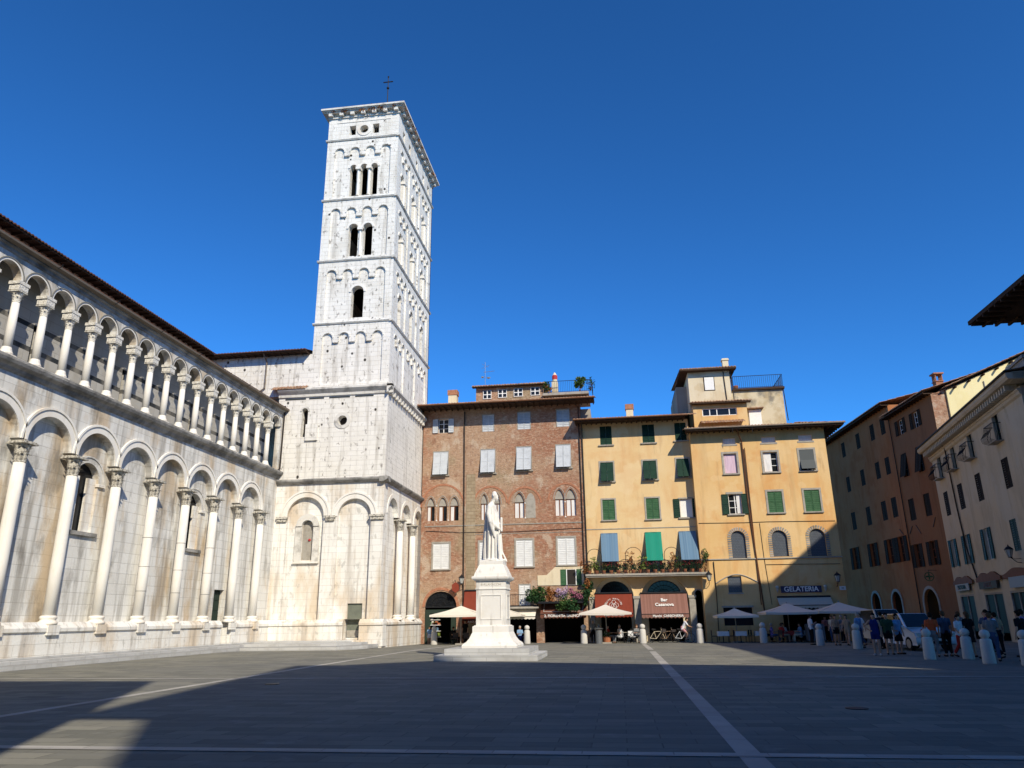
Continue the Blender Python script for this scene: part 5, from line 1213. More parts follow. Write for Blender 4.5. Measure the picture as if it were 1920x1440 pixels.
st.tube([(-.10, -.26, Z+2.44), (-.13, -.40, Z+2.05), (-.04, -.43, Z+1.72), (.16, -.36, Z+1.52), (.33, -.24, Z+1.40)], [.13, .12, .12, .09, .055], 12, round_ends=True)
st.tube([(-.04, -.43, Z+1.70), (.06, -.42, Z+1.35), (.12, -.38, Z+1.05)], [.10, .09, .03], 8, round_ends=True)  # hanging sleeve
st.tube([(-.10, .26, Z+2.44), (-.04, .40, Z+2.05), (.06, .36, Z+1.75), (.26, .16, Z+1.62), (.36, -.02, Z+1.66)], [.13, .12, .11, .085, .055], 12, round_ends=True)
for j, (dy, L_) in enumerate(((-.05, .10), (-.02, .12), (.01, .115), (.04, .09))):
    st.tube([(.36, -.22+dy, Z+1.39), (.40, -.19+dy, Z+1.36-.02*j), (.41, -.17+dy, Z+1.30)], [.02, .018, .014], 6, round_ends=True)
    st.tube([(.38, -.02+dy, Z+1.67), (.42, -.03+dy, Z+1.71), (.41, -.04+dy, Z+1.77)], [.02, .018, .014], 6, round_ends=True)
st.tube([(.34, -.27, Z+1.42), (.38, -.28, Z+1.46)], [.02, .016], 6, round_ends=True)
st.tube([(.40, -.05, Z+1.30), (.40, -.03, Z+1.95)], [.06, .06], 6)                                              # scroll
st.tube([(-.33, .05, Z+2.2), (-.40, .05, Z+1.2), (-.47, .02, Z+.03)], [.04, .06, .07], 10, round_ends=True)     # cloak edge behind
for j in range(5): st.tube([(-.28+.15*j, -.36, Z+1.3), (-.30+.165*j, -.41, Z+.05)], [.02, .045], 6, round_ends=True)
st.tube([(.20, -.22, Z+.04), (.46, -.26, Z+.04)], [.08, .06], 8, round_ends=True); st.tube([(.24, .12, Z+.04), (.52, .12, Z+.04)], [.08, .06], 8, round_ends=True)
st.tube([(.36, .1, Z+1.25), (.40, .1, Z+.4), (.60, .1, Z+.0)], [.02, .05, .04], 8, round_ends=True)             # falling drapery in front
st.lathe(0, 0, [(.52, Z-.02), (.54, Z+.04), (.50, Z+.07)], 20)
fused(st, 'figure', 'statue', mon, .022, 1)

# ------------------------------------------------------------------ bollards
b0 = thing('bollard', 'white marble bollard in full sun left of the monument, nearest the church', 'bollard', (-13.9, 57.5, gz(57.5)), 0, 'marble bollards round the square')
MB().lathe(0, 0, [(.20, -.02), (.205, .05), (.195, .40), (.18, .74), (.165, .78), (.12, .81)], 20).obj('shaft', 'bollard', b0, True)
MB().ball((0, 0, .945), .165, 12, .95).obj('ball', 'bollard', b0, True)
BL = [(-6.95, 58.0, 'white marble bollard just right of the monument, before the cream awning'), (-2.68, 57.0, 'sunlit marble bollard in front of the stone corner between brick and ochre houses'),
      (1.5, 56.3, 'marble bollard standing where the white paving strip ends'), (5.4, 55.6, 'bollard half in shadow in front of the narrow doorway'),
      (9.45, 54.6, 'shaded bollard between the small parasol and the seated guests'), (11.3, 47.2, 'shaded bollard under the edge of the right parasol, farthest of the right row'),
      (11.6, 41.1, 'shaded bollard left of the woman in the blue top'), (11.4, 31.5, 'pale bollard right of the white car bonnet'), (12.8, 31.6, 'bollard beside the person in the black dress'),
      (12.25, 28.7, 'large near bollard second from the right edge of the picture'), (12.95, 27.6, 'bollard cut by the right edge of the picture, nearest of all')]
for x, y, lb in BL:
    o = dup(b0, (x, y, gz(y)), 0, lb)
    if y > 50: o.scale = (1.2, 1.2, 1.2)
    elif y > 40: o.scale = (1.1, 1.1, 1.1)
b0.scale = (1.2, 1.2, 1.2)

# ------------------------------------------------------------------ parasols
def parasol(label, x, y, half, zt, ze, mat, depth=None):
    t = thing('parasol', label, 'parasol', (x, y, gz(y)), 0, 'canvas parasols over the terraces')
    hd = depth or half; mb = MB(); N = 6
    cs = [(-half, -hd), (half, -hd), (half, hd), (-half, hd)]
    for i in range(4):
        a, b = cs[i], cs[(i+1) % 4]
        for k_ in range(N):
            for q in range(4):
                def P(u, v):
                    ex, ey = a[0]+(b[0]-a[0])*u, a[1]+(b[1]-a[1])*u
                    sag = -.05*math.sin(PI*v)-.05*math.sin(PI*u)*v*(1-.3*v)
                    return (ex*v, ey*v, zt-(zt-ze)*v**.92+sag)
                u0_, u1_, v0_, v1_ = k_/N, (k_+1)/N, .03+q/4*.97, .03+(q+1)/4*.97
                mb.poly([P(u0_, v0_), P(u1_, v0_), P(u1_, v1_), P(u0_, v1_)])
        for k_ in range(N):
            u0_, u1_ = k_/N, (k_+1)/N
            p, q = [(a[0]+(b[0]-a[0])*u, a[1]+(b[1]-a[1])*u, ze-.05*math.sin(PI*u)*.7) for u in (u0_, u1_)]
            mb.poly([p, q, (q[0], q[1], q[2]-.14), (p[0], p[1], p[2]-.14)])
    mb.obj('canopy', mat, t)
    MB().tube([(0, 0, 0), (0, 0, zt-.05)], .035, 8).lathe(0, 0, [(.06, zt-.02), (.05, zt+.06), (.01, zt+.1)], 8).obj('pole', 'stonefr', t)
    MB().box(-.35, .35, -.35, .35, 0, .09).obj('base', 'stonefr', t)
    r = MB()
    for c in cs: r.tube([(0, 0, zt-.12), (c[0], c[1], ze-.02)], .015, 4)
    r.obj('ribs', 'stonefr', t)
    return t
parasol('cream parasol in the sun between the church and the monument', -11.85, 57.4, 1.95, 2.78, 2.12, 'cloth_w')
parasol('cream parasol mostly hidden behind the monument', -8.95, 58.6, 1.75, 2.7, 2.1, 'cloth_w')
parasol('pale parasol in the sun in front of the rust red awning', -1.05, 57.3, 1.85, 2.72, 2.12, 'cloth_p')
parasol('smallest parasol, beige and in shade, left of the gelateria', 8.1, 57.2, 1.4, 2.32, 1.82, 'cloth_w')
parasol('pale shaded parasol left of the pair under the gelateria sign', 11.65, 56.8, 1.78, 2.6, 2.0, 'cloth_p')
parasol('pale shaded parasol right of the pair, reaching past the house corner', 15.1, 56.6, 1.82, 2.62, 2.02, 'cloth_p')

# ------------------------------------------------------------------ awnings and signs
aw = awning('brown awning with pale lettering and scalloped edge under the flower terrace', (-4.32, 60.46, gz(60)), 3.5, 2.95, 2.12, 1.1, 'aw_brown', .34)
tl = math.atan2(1.1, .83)
text('2. FIORENTIA BRUNCHI', .26, aw, (.0, -1.125, 1.98), 'letter', 'valance_lettering', sx=1.05, bold=.006)
text('* Z *', .30, aw, (0, -.58, 2.56), 'letter', 'emblem', rx=PI/2-tl)
m = MB(); 
for a, b in (((-1.5, -.12), (-1.5, -.9)), ((1.5, -.12), (1.5, -.9)), ((-1.5, -.9), (1.5, -.9))):
    f = lambda y_: 2.95+y_*.83/1.1+.03
    m.tube([(a[0], a[1], f(a[1])), (b[0], b[1], f(b[1]))], .012, 4)
m.obj('border_line', 'letter', aw)
awning('cream awning with a scalloped edge over the shop beside the monument', (-7.9, 60.46, gz(60)), 2.9, 2.72, 1.95, 1.2, 'cloth_w', .2)
aw = awning('dark red awning half hidden behind the monument', (-11.1, 60.46, gz(60)), 2.2, 4.0, 1.75, .9, 'aw_red', .3)
text('PASTA', .24, aw, (-.3, -.93, 1.60), 'letter', 'valance_lettering')
aw = awning('rust red awning with a round pale emblem above the sunlit parasol', (-.45, 60.46, gz(60)), 2.86, 3.62, 2.1, .75, 'aw_red', .3)
tl = math.atan2(.75, 1.52)
for i, ch in enumerate('DOLCE MATTINO'):
    a = PI*(1-(i+.5)/13); 
    if ch != ' ':
        q = text(ch, .17, aw, (.58*math.cos(a), -.36-.26*math.sin(a)+.12-.16, 2.72+.52*math.sin(a)*.9+.0), 'letter', 'letter', rx=PI/2-tl)
        q.location.y = -(3.62-q.location.z)*.75/1.52-.07
m = MB()
for c, z, r in ((-.18, 2.72, .17), (.18, 2.72, .17), (0, 2.95, .14), (0, 2.62, .2)):
    m.tube([(c+r*math.cos(2*PI*i/14), -(3.62-(z+r*math.sin(2*PI*i/14)))*.75/1.52-.07, z+r*math.sin(2*PI*i/14)) for i in range(15)], .014, 4)
m.obj('emblem', 'letter', aw)
text('IL BAR MANGIA CAFFE', .15, aw, (0, -.775, 1.97), 'letter', 'valance_lettering')
aw = awning('striped mauve brown awning with white bar lettering in the right arch', (3.36, 60.46, gz(60)), 3.5, 3.58, 2.02, .9, 'aw_mauve', .32)
tl = math.atan2(.9, 1.56)
text('Bar', .36, aw, (0, -.36, 3.04), 'letter', 'lettering', rx=PI/2-tl, bold=.008)
text('Casanova', .36, aw, (0, -.56, 2.70), 'letter', 'lettering', rx=PI/2-tl, bold=.008)
text('Marchi  CARBONERIA', .24, aw, (.2, -.925, 1.88), 'letter', 'valance_lettering', bold=.006)
awning('beige awning in shade under the gelateria sign', (13.5, 59.66, gz(60)), 3.8, 3.12, 2.5, .75, 'aw_beige', .25)
def sign(label, loc, w_, h_, txt, mat, lmat, size, rz=0, sx=1.0, bold=0.0):
    t = thing('sign', label, 'sign', loc, rz)
    MB().box(-w_/2, w_/2, -.06, 0, -h_/2, h_/2).obj('board', mat, t)
    if txt: text(txt, size, t, (0, -.07, 0), lmat, sx=sx, bold=bold)
    return t
gs = sign('navy board with pale capitals spelling GELATERIA above the beige awning', (13.4, 59.68, 3.47), 2.9, .48, 'GELATERIA', 'sign', 'letter', .50, sx=.98, bold=.008)
for s_ in (-1, 1): MB().lathe(s_*1.72, -.08, [(.01, -.22), (.14, .06)], 10).ball((s_*1.72, -.08, .16), .13, 8).obj('ice_cream_cone', 'signpale', gs)
sign('small white street name plaque at the corner of the golden house', (16.35, 59.68, 3.5), .42, .28, 'VIA', 'white', 'letterdk', .13)
def on(base, lx, ly, lz):                 # point given in a house's own frame
    a = base.rotation_euler.z; return (base.location.x+lx*math.cos(a)-ly*math.sin(a), base.location.y+lx*math.sin(a)+ly*math.cos(a), lz)
RB = be.rotation_euler.z
sign('pale shop board with dark capitals PROFUMIA on the beige house', on(be, 1.6, -.17, 3.42), 3.2, .46, 'PROFUMIA', 'signpale', 'letterdk', .42, RB, bold=.006)
sign('dark shop board with maroon letters on the beige house', on(be, 7.4, -.17, 3.38), 3.6, .46, 'MEUCCI', 'signdark', 'letteror', .40, RB, bold=.006)
sign('grey blue shop board at the right edge of the picture', on(be, 12.8, -.17, 3.36), 2.6, .62, '', 'signblue', 'letterdk', .3, RB)
ph = thing('round_sign', 'round iron sign with a cross hanging from the russet house', 'sign', on(rd, 11.9, -.75, 4.5), rd.rotation_euler.z+R(60))
MB().ring(0, 0, .30, .36, -.03, .03, 0, 2*PI, 24).obj('hoop', 'sh_green', ph); MB().box(-.06, .06, -.02, .02, -.26, .26).box(-.26, -.061, -.02, .02, -.06, .06).box(.061, .26, -.02, .02, -.06, .06).obj('cross', 'sh_green', ph)
MB().tube([(0, 0, .36), (0, 0, .5), (.6, .5, .5)], .02, 5).obj('bracket', 'iron', ph)
hx = thing('hanging_sign', 'dark red six-sided sign hanging on the brick house above the arch', 'sign', (-12.85, 60.0, 4.05), R(20))
MB().prism([(.33*math.cos(PI/6+PI*i/3), .42*math.sin(PI/6+PI*i/3)) for i in range(6)], -.05, .05).obj('panel', 'aw_red', hx); MB().tube([(0, 0, .42), (0, 0, .55), (0, .55, .55)], .02, 5).obj('bracket', 'iron', hx)

# ------------------------------------------------------------------ lanterns
def lantern(label, loc, rz=0):
    t = thing('street_lamp', label, 'street lamp', loc, rz, 'wall lanterns')
    MB().tube([(0, .0, -.35), (0, -.25, -.30), (0, -.45, -.1), (0, -.55, 0)], .025, 6).tube([(0, 0, -.1), (0, -.3, -.12), (0, -.5, -.02)], .015, 5).obj('bracket', 'iron', t)
    b = MB().lathe(0, -.55, [(.10, 0), (.21, .42)], 6).obj('glass', 'lampglass', t)
    f = MB()
    for i in range(6):
        a = 2*PI*i/6; f.tube([(.10*math.cos(a), -.55+.10*math.sin(a), 0), (.22*math.cos(a), -.55+.22*math.sin(a), .43)], .012, 4)
    f.lathe(0, -.55, [(.26, .42), (.24, .46), (.12, .58), (.05, .62), (.02, .72)], 6); f.lathe(0, -.55, [(.11, -.03), (.12, .01)], 6)
    f.obj('frame', 'iron', t)
    return t
lantern('iron lantern on the brick house above the arched shop', (-12.35, 60.48, 4.35)); lantern('sunlit iron lantern at the corner between ochre and golden houses', (6.75, 59.66, 4.2))
lantern('iron lantern in shade near the right corner of the golden house', (15.95, 59.66, 3.95)); lantern('iron lantern on the beige house at the right edge', on(be, 13.6, 0, 4.75), RB)

# ------------------------------------------------------------------ plants, antenna
def plant(name, label, loc, parts, pot=None, cat='plant', group=None):
    t = thing(name, label, cat, loc, 0, group); rng = random.Random(hash(label) % 9999 if False else len(label)*7)
    for nm, mat, n_, c, rad, size in parts:
        mb = MB()
        for q in range(9):
            f = lambda i: c[i]+rad[i]*rng.uniform(-.75, .75)
            k_ = rng.uniform(.28, .55); mb.leaves(n_//9, (f(0), f(1), f(2)), (rad[0]*k_, rad[1]*k_*1.2, rad[2]*k_), size, rng)
        mb.leaves(n_//6, c, (rad[0]*1.1, rad[1], rad[2]*1.1), size*.8, rng)
        mb.obj(nm, mat, t)
    if pot: pot(t)
    return t
def stems(c, h):
    def f(t):
        m = MB()
        for i in range(5): m.tube([(c[0], c[1], c[2]), (c[0]+.15*(i-2), c[1]+.05, c[2]+h)], .012, 4)
        m.obj('stem', 'brown_timber', t)
    return f
tz = 2.86
plant('shrub', 'dark green shrub at the left of the roof terrace over the brown awning', (-6.4, 59.6, tz), [('foliage', 'leafd', 700, (0, 0, .55), (.75, .45, .62), .11), ('foliage', 'leaf', 250, (.3, -.1, .6), (.6, .45, .5), .10)], stems((0, 0, 0), .6), 'shrub')
plant('shrub', 'rust coloured shrub between the green one and the lilac flowers', (-5.15, 59.5, tz), [('foliage', 'rust_l', 420, (0, 0, .5), (.45, .4, .6), .10)], stems((0, 0, 0), .6), 'shrub')
plant('flowering_plant', 'lilac flowers hanging over the terrace edge', (-4.35, 59.35, tz), [('flowers', 'flower_p', 520, (0, 0, .55), (.55, .35, .48), .085), ('leaves', 'leaf', 150, (0, .05, .3), (.5, .3, .4), .09)], stems((0, 0, 0), .5), 'flowers')
plant('flowering_plant', 'magenta flowers at the right of the lilac ones', (-3.35, 59.35, tz), [('flowers', 'flower_m', 520, (0, 0, .6), (.62, .35, .42), .085), ('leaves', 'leafd', 150, (0, .05, .3), (.5, .3, .4), .09)], stems((0, 0, 0), .5), 'flowers')
plant('trailing_plant', 'green plant trailing down over the brown awning', (-3.85, 59.1, tz-.25), [('foliage', 'leafd', 620, (0, 0, 0), (.85, .25, .50), .10), ('foliage', 'leaf', 300, (-.3, 0, .1), (.6, .25, .4), .09)], stems((0, 0, -.2), .3), 'plant')
plant('climber', 'dark climbing plant on the corner between brick and ochre houses', (-2.35, 59.4, tz), [('foliage', 'leafd', 620, (0, 0, .65), (.42, .35, .95), .11), ('foliage', 'rust_l', 150, (0, 0, 1.2), (.3, .3, .45), .10)], stems((0, 0, 0), 1.1), 'climber')
rng = random.Random(11)
for i in range(16):
    x = -2.2+i*.56; pr_ = [('leaves', rng.choice(['leafd', 'leaf', 'leafd']), 150, (0, 0, .5), (.30, .16, .34), .075), ('flowers', rng.choice(['flower_r', 'flower_r', 'rust_l', 'flower_m']), 46, (0, -.05, .72), (.30, .14, .2), .05)]
    t = thing('flower_pot', '%s pot of red flowers from the left on the long iron balcony' % ('first second third fourth fifth sixth seventh eighth ninth tenth eleventh twelfth thirteenth fourteenth fifteenth sixteenth'.split()[i]), 'flower pot', (x, 59.72, 4.84), 0, 'flower pots along the long balcony')
    for nm, mat, n_, c, rad, size in pr_: MB().leaves(n_, c, rad, size, rng).obj(nm, mat, t)
    MB().lathe(0, 0, [(.11, 0), (.16, .26), (.15, .27)], 10).obj('pot', 'terra', t)
for x, mat, lb, h in ((-1.75, 'leafy', 'yellow green plant under the left hoop of the balcony', .8), (1.85, 'leafy', 'yellow green plant just left of the emerald blind', .75), (4.6, 'leaf', 'green plant under the right hoop of the balcony', .8), (6.6, 'leaf', 'tall green plant at the right end of the balcony', 1.2), (.9, 'rust_l', 'reddish climber on the middle hoop of the balcony', 1.1), (4.15, 'rust_l', 'reddish climber on the right hoop of the balcony', 1.0), (-2.5, 'rust_l', 'reddish hanging plant at the left end of the balcony', .5)):
    plant('balcony_plant', lb, (x, 59.6, 4.84), [('foliage', mat, 150, (0, 0, h), (.38, .18, .5), .075)], stems((0, 0, 0), h))
plant('roof_plant', 'bushy green plant on the roof terrace railing of the brick house', (-2.45, 62.3, 20.42), [('foliage', 'leaf', 420, (0, 0, .9), (.5, .4, .5), .12), ('foliage', 'leafy', 160, (-.1, 0, .9), (.5, .4, .5), .11)], stems((0, 0, 0), .8))
plant('roof_plant', 'thin arching plant at the right end of the roof terrace', (-1.55, 62.3, 20.42), [('foliage', 'leafd', 140, (0, 0, .75), (.42, .3, .6), .09)], stems((0, 0, 0), .9))
plant('roof_plant', 'green and red plant beside the roof chimney', (-5.35, 62.3, 20.42), [('foliage', 'leaf', 220, (0, 0, .6), (.35, .3, .5), .11), ('foliage', 'rust_l', 100, (.2, 0, .4), (.3, .3, .4), .10)], stems((0, 0, 0), .6))
plant('roof_plant', 'dark green creeper on the roof pergola at the right edge', on(be, 18.5, 2.0, 15.9), [('foliage', 'leafd', 500, (0, 0, .4), (.9, .9, .6), .13)], stems((0, 0, -.4), .6))
ant = thing('tv_antenna', 'thin television antenna on the roof of the brick house', 'antenna', (-10.95, 63.0, 21.4))
m = MB().tube([(0, 0, 0), (0, 0, 2.5)], .028, 5)
m.tube([(-.15, 0, 1.55), (.85, 0, 1.62)], .016, 4)
for i in range(6): m.tube([(-.1+i*.16, -.16, 1.56+i*.01), (-.1+i*.16, .16, 1.56+i*.01)], .009, 4)
m.tube([(-.3, 0, 2.35), (.3, 0, 2.0)], .012, 4); m.tube([(-.35, 0, 1.9), (.4, 0, 2.2)], .012, 4); m.tube([(-.35, 0, 1.2), (.3, 0, 1.0)], .012, 4)
m.obj('mast', 'chrome', ant); MB().lathe(.3, 0, [(.02, .9), (.16, .98), (.18, 1.02)], 12).lathe(-.25, 0, [(.02, 1.0), (.13, 1.07), (.14, 1.1)], 12).obj('dish', 'lampglass', ant)

# ------------------------------------------------------------------ people
for k_, c in dict(skin=(.50, .30, .21), skin2=(.36, .20, .13), hair_d=(.02, .014, .01), hair_b=(.10, .055, .03), hair_g=(.35, .33, .31), c_navy=(.015, .025, .13), c_green=(.03, .07, .04), c_lblue=(.20, .33, .52),
                  c_black=(.012, .012, .014), c_orange=(.55, .10, .035), c_slate=(.06, .09, .14), c_white=(.66, .67, .70), c_red=(.38, .03, .025), c_purple=(.20, .14, .38), c_tan=(.38, .26, .17), c_jean=(.05, .08, .16),
                  c_grey=(.18, .19, .20), c_pink=(.5, .25, .27), c_cream=(.6, .52, .38), c_shoe=(.6, .6, .6), c_dshoe=(.03, .025, .02)).items():
    MT[k_] = material(k_, c, .75, [('noise', (9, 9, 9), 2, .4, .7, tuple(q*.7 for q in c), .5)])
BODY = {}
def pose(kind):
    H = dict(pel=(0, 0, .93), ch=(0, 0, 1.30), nk=(0, 0, 1.46), hd=(0, -.02, 1.60))
    J = {}
    for s_ in (-1, 1):
        k = 'l' if s_ > 0 else 'r'
        J[k] = dict(hip=(s_*.09, 0, .90), kn=(s_*.10, -.02, .50), an=(s_*.10, .03, .09), toe=(s_*.12, -.14, .04), sh=(s_*.185, 0, 1.40), el=(s_*.235, .03, 1.12), wr=(s_*.24, -.06, .88), dir=(0, -.02, -1))
    if kind == 'hip':
        J['r'].update(el=(-.42, .06, 1.18), wr=(-.20, -.06, 1.02), dir=(.8, -.5, -.2))
    if kind == 'walk':
        J['l'].update(kn=(.10, -.16, .52), an=(.10, -.24, .10), toe=(.11, -.42, .06), el=(.23, .12, 1.14), wr=(.23, .14, .90)); J['r'].update(kn=(-.10, .04, .49), an=(-.10, .28, .15), toe=(-.11, .16, .04), el=(-.24, -.02, 1.12), wr=(-.22, -.22, .95))
    if kind == 'hold':
        for k, s_ in (('l', 1), ('r', -1)): J[k].update(el=(s_*.24, -.02, 1.12), wr=(s_*.08, -.26, 1.22), dir=(-s_*.3, -.8, .5))
    if kind == 'sit':
        d = -.46
        for k_ in ('pel', 'ch', 'nk', 'hd'): H[k_] = (H[k_][0], H[k_][1]+.05, H[k_][2]+d)
        for k, s_ in (('l', 1), ('r', -1)):
            J[k] = dict(hip=(s_*.09, 0, .47), kn=(s_*.13, -.42, .50), an=(s_*.12, -.44, .09), toe=(s_*.13, -.60, .04), sh=(s_*.185, .05, .94), el=(s_*.23, -.02, .68), wr=(s_*.12, -.26, .72), dir=(-s_*.2, -1, 0))
    if kind == 'ride':
        d = .04
        H.update(pel=(0, .20, .98), ch=(0, -.02, 1.30), nk=(0, -.10, 1.44), hd=(0, -.15, 1.58))
        for k, s_, e in (('l', 1, 0), ('r', -1, .16)):
            J[k] = dict(hip=(s_*.09, .18, .95), kn=(s_*.11, -.14, .78-e), an=(s_*.10, .02-e*.3, .42-e), toe=(s_*.11, -.14-e*.3, .38-e), sh=(s_*.18, -.06, 1.38), el=(s_*.25, -.22, 1.16), wr=(s_*.25, -.44, 1.06), dir=(0, -1, -.2))
    return H, J
def body_set(kind, fem):
    key = (kind, fem)
    if key in BODY: return BODY[key]
    H, J = pose(kind); V = Vector
    sw = .94 if fem else 1.0; hw = 1.06 if fem else 1.0
    b = MB(); pel, ch, nk, hd = map(V, (H['pel'], H['ch'], H['nk'], H['hd']))
    waist = pel.lerp(ch, .48)
    def torso(mb, g=0.0, lo=0):
        for x in (-.065, .065):
            o = V((x, 0, 0)); mb.tube([pel+o*1.1+V((0, 0, -.04)), waist+o*.9, ch+o*1.15, ch+o*.9+V((0, 0, .10))][lo:], [.105*hw+g, .09*sw+g, .11*sw+g, .075+g][lo:], 12, round_ends=True)
    torso(b)
    b.tube([ch+V((0, 0, .08)), nk, nk+V((0, -.005, .06))], [.07, .052, .05], 10, round_ends=True)
    b.tube([hd+V((0, -.015, -.05)), hd+V((0, 0, .01)), hd+V((0, .015, .06))], [.062, .085, .08], 12, round_ends=True)
    b.tube([hd+V((0, -.07, .01)), hd+V((0, -.102, -.02))], [.012, .016], 6, round_ends=True)
    b.tube([hd+V((-.025, -.078, -.052)), hd+V((.025, -.078, -.052))], [.010, .010], 6, round_ends=True)
    for s_ in (-1, 1): b.tube([hd+V((s_*.086, .01, .01)), hd+V((s_*.088, .012, -.02))], [.016, .012], 6, round_ends=True)
    for k in ('l', 'r'):
        j = {q: V(v) for q, v in J[k].items()}; s_ = 1 if k == 'l' else -1
        j['sh'].x *= sw
        b.tube([j['hip'], j['hip'].lerp(j['kn'], .5), j['kn'], j['kn'].lerp(j['an'], .35), j['an']], [.088*hw, .075*hw, .054, .056, .036], 12, round_ends=True)
        b.tube([j['an']+V((0, .03, -.03)), j['toe']], [.036, .028], 8, round_ends=True)
        b.tube([j['sh'], j['sh'].lerp(j['el'], .5), j['el'], j['el'].lerp(j['wr'], .4), j['wr']], [.052*sw, .044*sw, .037, .036, .025], 10, round_ends=True)
        d = j['dir'].normalized(); n_ = V((0, -1, 0)) if abs(d.y) < .7 else V((0, 0, 1)); sdv = d.cross(n_).normalized()
        b.tube([j['wr'], j['wr']+d*.07], [.026, .032], 8, round_ends=True)
        for q in range(4):
            p0 = j['wr']+d*.08+sdv*(.024-.016*q); L_ = (.062, .072, .068, .052)[q]
            b.tube([p0, p0+d*L_*.5+n_*.006, p0+d*L_*.85+n_*.026], [.010, .0095, .008], 6, round_ends=True)
        p0 = j['wr']+d*.03+sdv*(.028*(1 if True else -1)); b.tube([p0, p0+sdv*.02+d*.03+n_*.01, p0+sdv*.022+d*.055+n_*.02], [.012, .011, .009], 6, round_ends=True)
    out = {}
    def bake(mb, nm, vox, sm=2):
        o = fused(mb, nm, 'skin', None, vox, sm); me = o.data; bpy.data.objects.remove(o); return me
    out['body'] = bake(b, 'body', .0125, 1)
    t = MB(); torso(t, .014)
    for k in ('l', 'r'):
        j = {q: V(v) for q, v in J[k].items()}; j['sh'].x *= sw
        t.tube([j['sh'], j['sh'].lerp(j['el'], .65)], [.066, .058], 10, round_ends=True)
        t.tube([ch+V((0, 0, .07)), j['sh']], [.075, .062], 10, round_ends=True)
    out['shirt'] = bake(t, 'shirt', .016)
    t = MB(); torso(t, .014); out['vest'] = bake(t, 'vest', .016)
    for nm, fr in (('shorts', .62), ('trousers', 1.9)):
        t = MB()
        for x in (-.06, .06): t.tube([pel+V((x, 0, -.05)), pel+V((x, 0, .06))], [.122*hw, .112*hw], 12, round_ends=True)
        for k in ('l', 'r'):
            j = {q: V(v) for q, v in J[k].items()}
            if fr < 1: t.tube([j['hip'], j['hip'].lerp(j['kn'], fr)], [.105*hw, .09], 12)
            else: t.tube([j['hip'], j['hip'].lerp(j['kn'], .5), j['kn'], j['an']+V((0, 0, .03))], [.103*hw, .09*hw, .072, .06], 12)
        out[nm] = bake(t, nm, .016)
    t = MB()
    if kind in ('sit', 'ride'):
        for k in ('l', 'r'):
            j = {q: V(v) for q, v in J[k].items()}; t.tube([j['hip'], j['kn']], [.12, .10], 12, round_ends=True)
        t.tube([pel+V((-.06, 0, -.03)), pel+V((.06, 0, -.03))], [.13, .13], 12, round_ends=True)
    else: t.lathe(0, 0, [(.10, 1.04), (.145, .95), (.17, .82), (.20, .60), (.21, .56), (.19, .56)], 20, sy=.8)
    out['skirt'] = bake(t, 'skirt', .02)
    t = MB(); t.tube([hd+V((0, .02, .02)), hd+V((0, .01, .065))], [.094, .088], 12, round_ends=True); t.tube([hd+V((-.05, -.03, .085)), hd+V((.05, -.03, .085))], [.04, .04], 8, round_ends=True)
    out['hair'] = bake(t, 'hair', .016)
    t.tube([hd+V((0, .05, .0)), hd+V((0, .06, -.13))], [.09, .06], 12, round_ends=True); out['long_hair'] = bake(t, 'hair', .016)
    t = MB()
    for k in ('l', 'r'):
        j = {q: V(v) for q, v in J[k].items()}; t.tube([j['an']+V((0, .04, -.05)), j['toe']+V((0, -.01, 0))], [.044, .038], 8, round_ends=True)
    out['shoes'] = bake(t, 'shoes', .014)
    BODY[key] = out; return out
TINT = {}
def person(label, x, y, face, kind='stand', fem=False, top=('shirt', 'c_white'), bot=('trousers', 'c_jean'), hair=('hair', 'hair_d'), shoe='c_dshoe', skin='skin', h=1.70, z=None, group=None, extra=None):
    t = thing('person', label, 'person', (x, y, gz(y) if z is None else z), R(face), group); s_ = h/1.70; t.scale = (s_, s_, s_)
    B = body_set(kind, fem)
    def put(nm, part, mat):
        k = (kind, fem, part, mat)
        if k not in TINT: me = B[part].copy(); me.materials.clear(); me.materials.append(MT[mat]); TINT[k] = me
        o = bpy.data.objects.new(nm, TINT[k]); COL.objects.link(o); o.parent = t; return o
    put('body', 'body', skin); put(top[0], top[0], top[1]); put(bot[0], bot[0], bot[1]); put('hair', hair[0], hair[1]); put('shoes', 'shoes', shoe)
    if extra: extra(t)
    return t
def backpack(mat):
    def f(t): MB().lathe(0, .20, [(.05, 1.02), (.14, 1.06), (.15, 1.2), (.13, 1.36), (.05, 1.42)], 12, 1.0, .65).obj('backpack', mat, t)
    return f
def handbag(mat):
    def f(t):
        MB().box(.22, .30, -.14, .12, .72, .98).tube([(.26, -.12, .98), (.20, -.02, 1.40), (.26, .10, .98)], .012, 5).obj('handbag', mat, t)
    return f
# front row by the right-hand bollards
person('woman in a blue sleeveless top and blue shorts, hand on hip, white shoes', 10.55, 34.7, -25, 'hip', True, ('vest', 'c_navy'), ('shorts', 'c_navy'), ('hair', 'hair_d'), 'c_shoe', h=1.66)
person('person in a green shirt and black shorts between two women', 11.25, 35.3, -10, 'stand', False, ('shirt', 'c_green'), ('shorts', 'c_black'), h=1.66)
person('dark haired woman in a light blue shirt and black skirt, arm on hip', 11.75, 35.6, 20, 'hip', True, ('shirt', 'c_lblue'), ('skirt', 'c_black'), ('long_hair', 'hair_d'), h=1.62)
person('person in an orange red top seen from behind, dark bag', 12.3, 33.3, 160, 'stand', True, ('shirt', 'c_orange'), ('trousers', 'c_grey'), h=1.64, extra=handbag('c_black'))
person('person in a slate blue shirt beside the orange top', 12.9, 33.6, 180, 'stand', False, ('shirt', 'c_slate'), ('trousers', 'c_black'), ('hair', 'hair_b'), h=1.70)
person('person in white top and red trousers in the group', 13.15, 32.9, 30, 'walk', True, ('shirt', 'c_white'), ('trousers', 'c_red'), h=1.56)
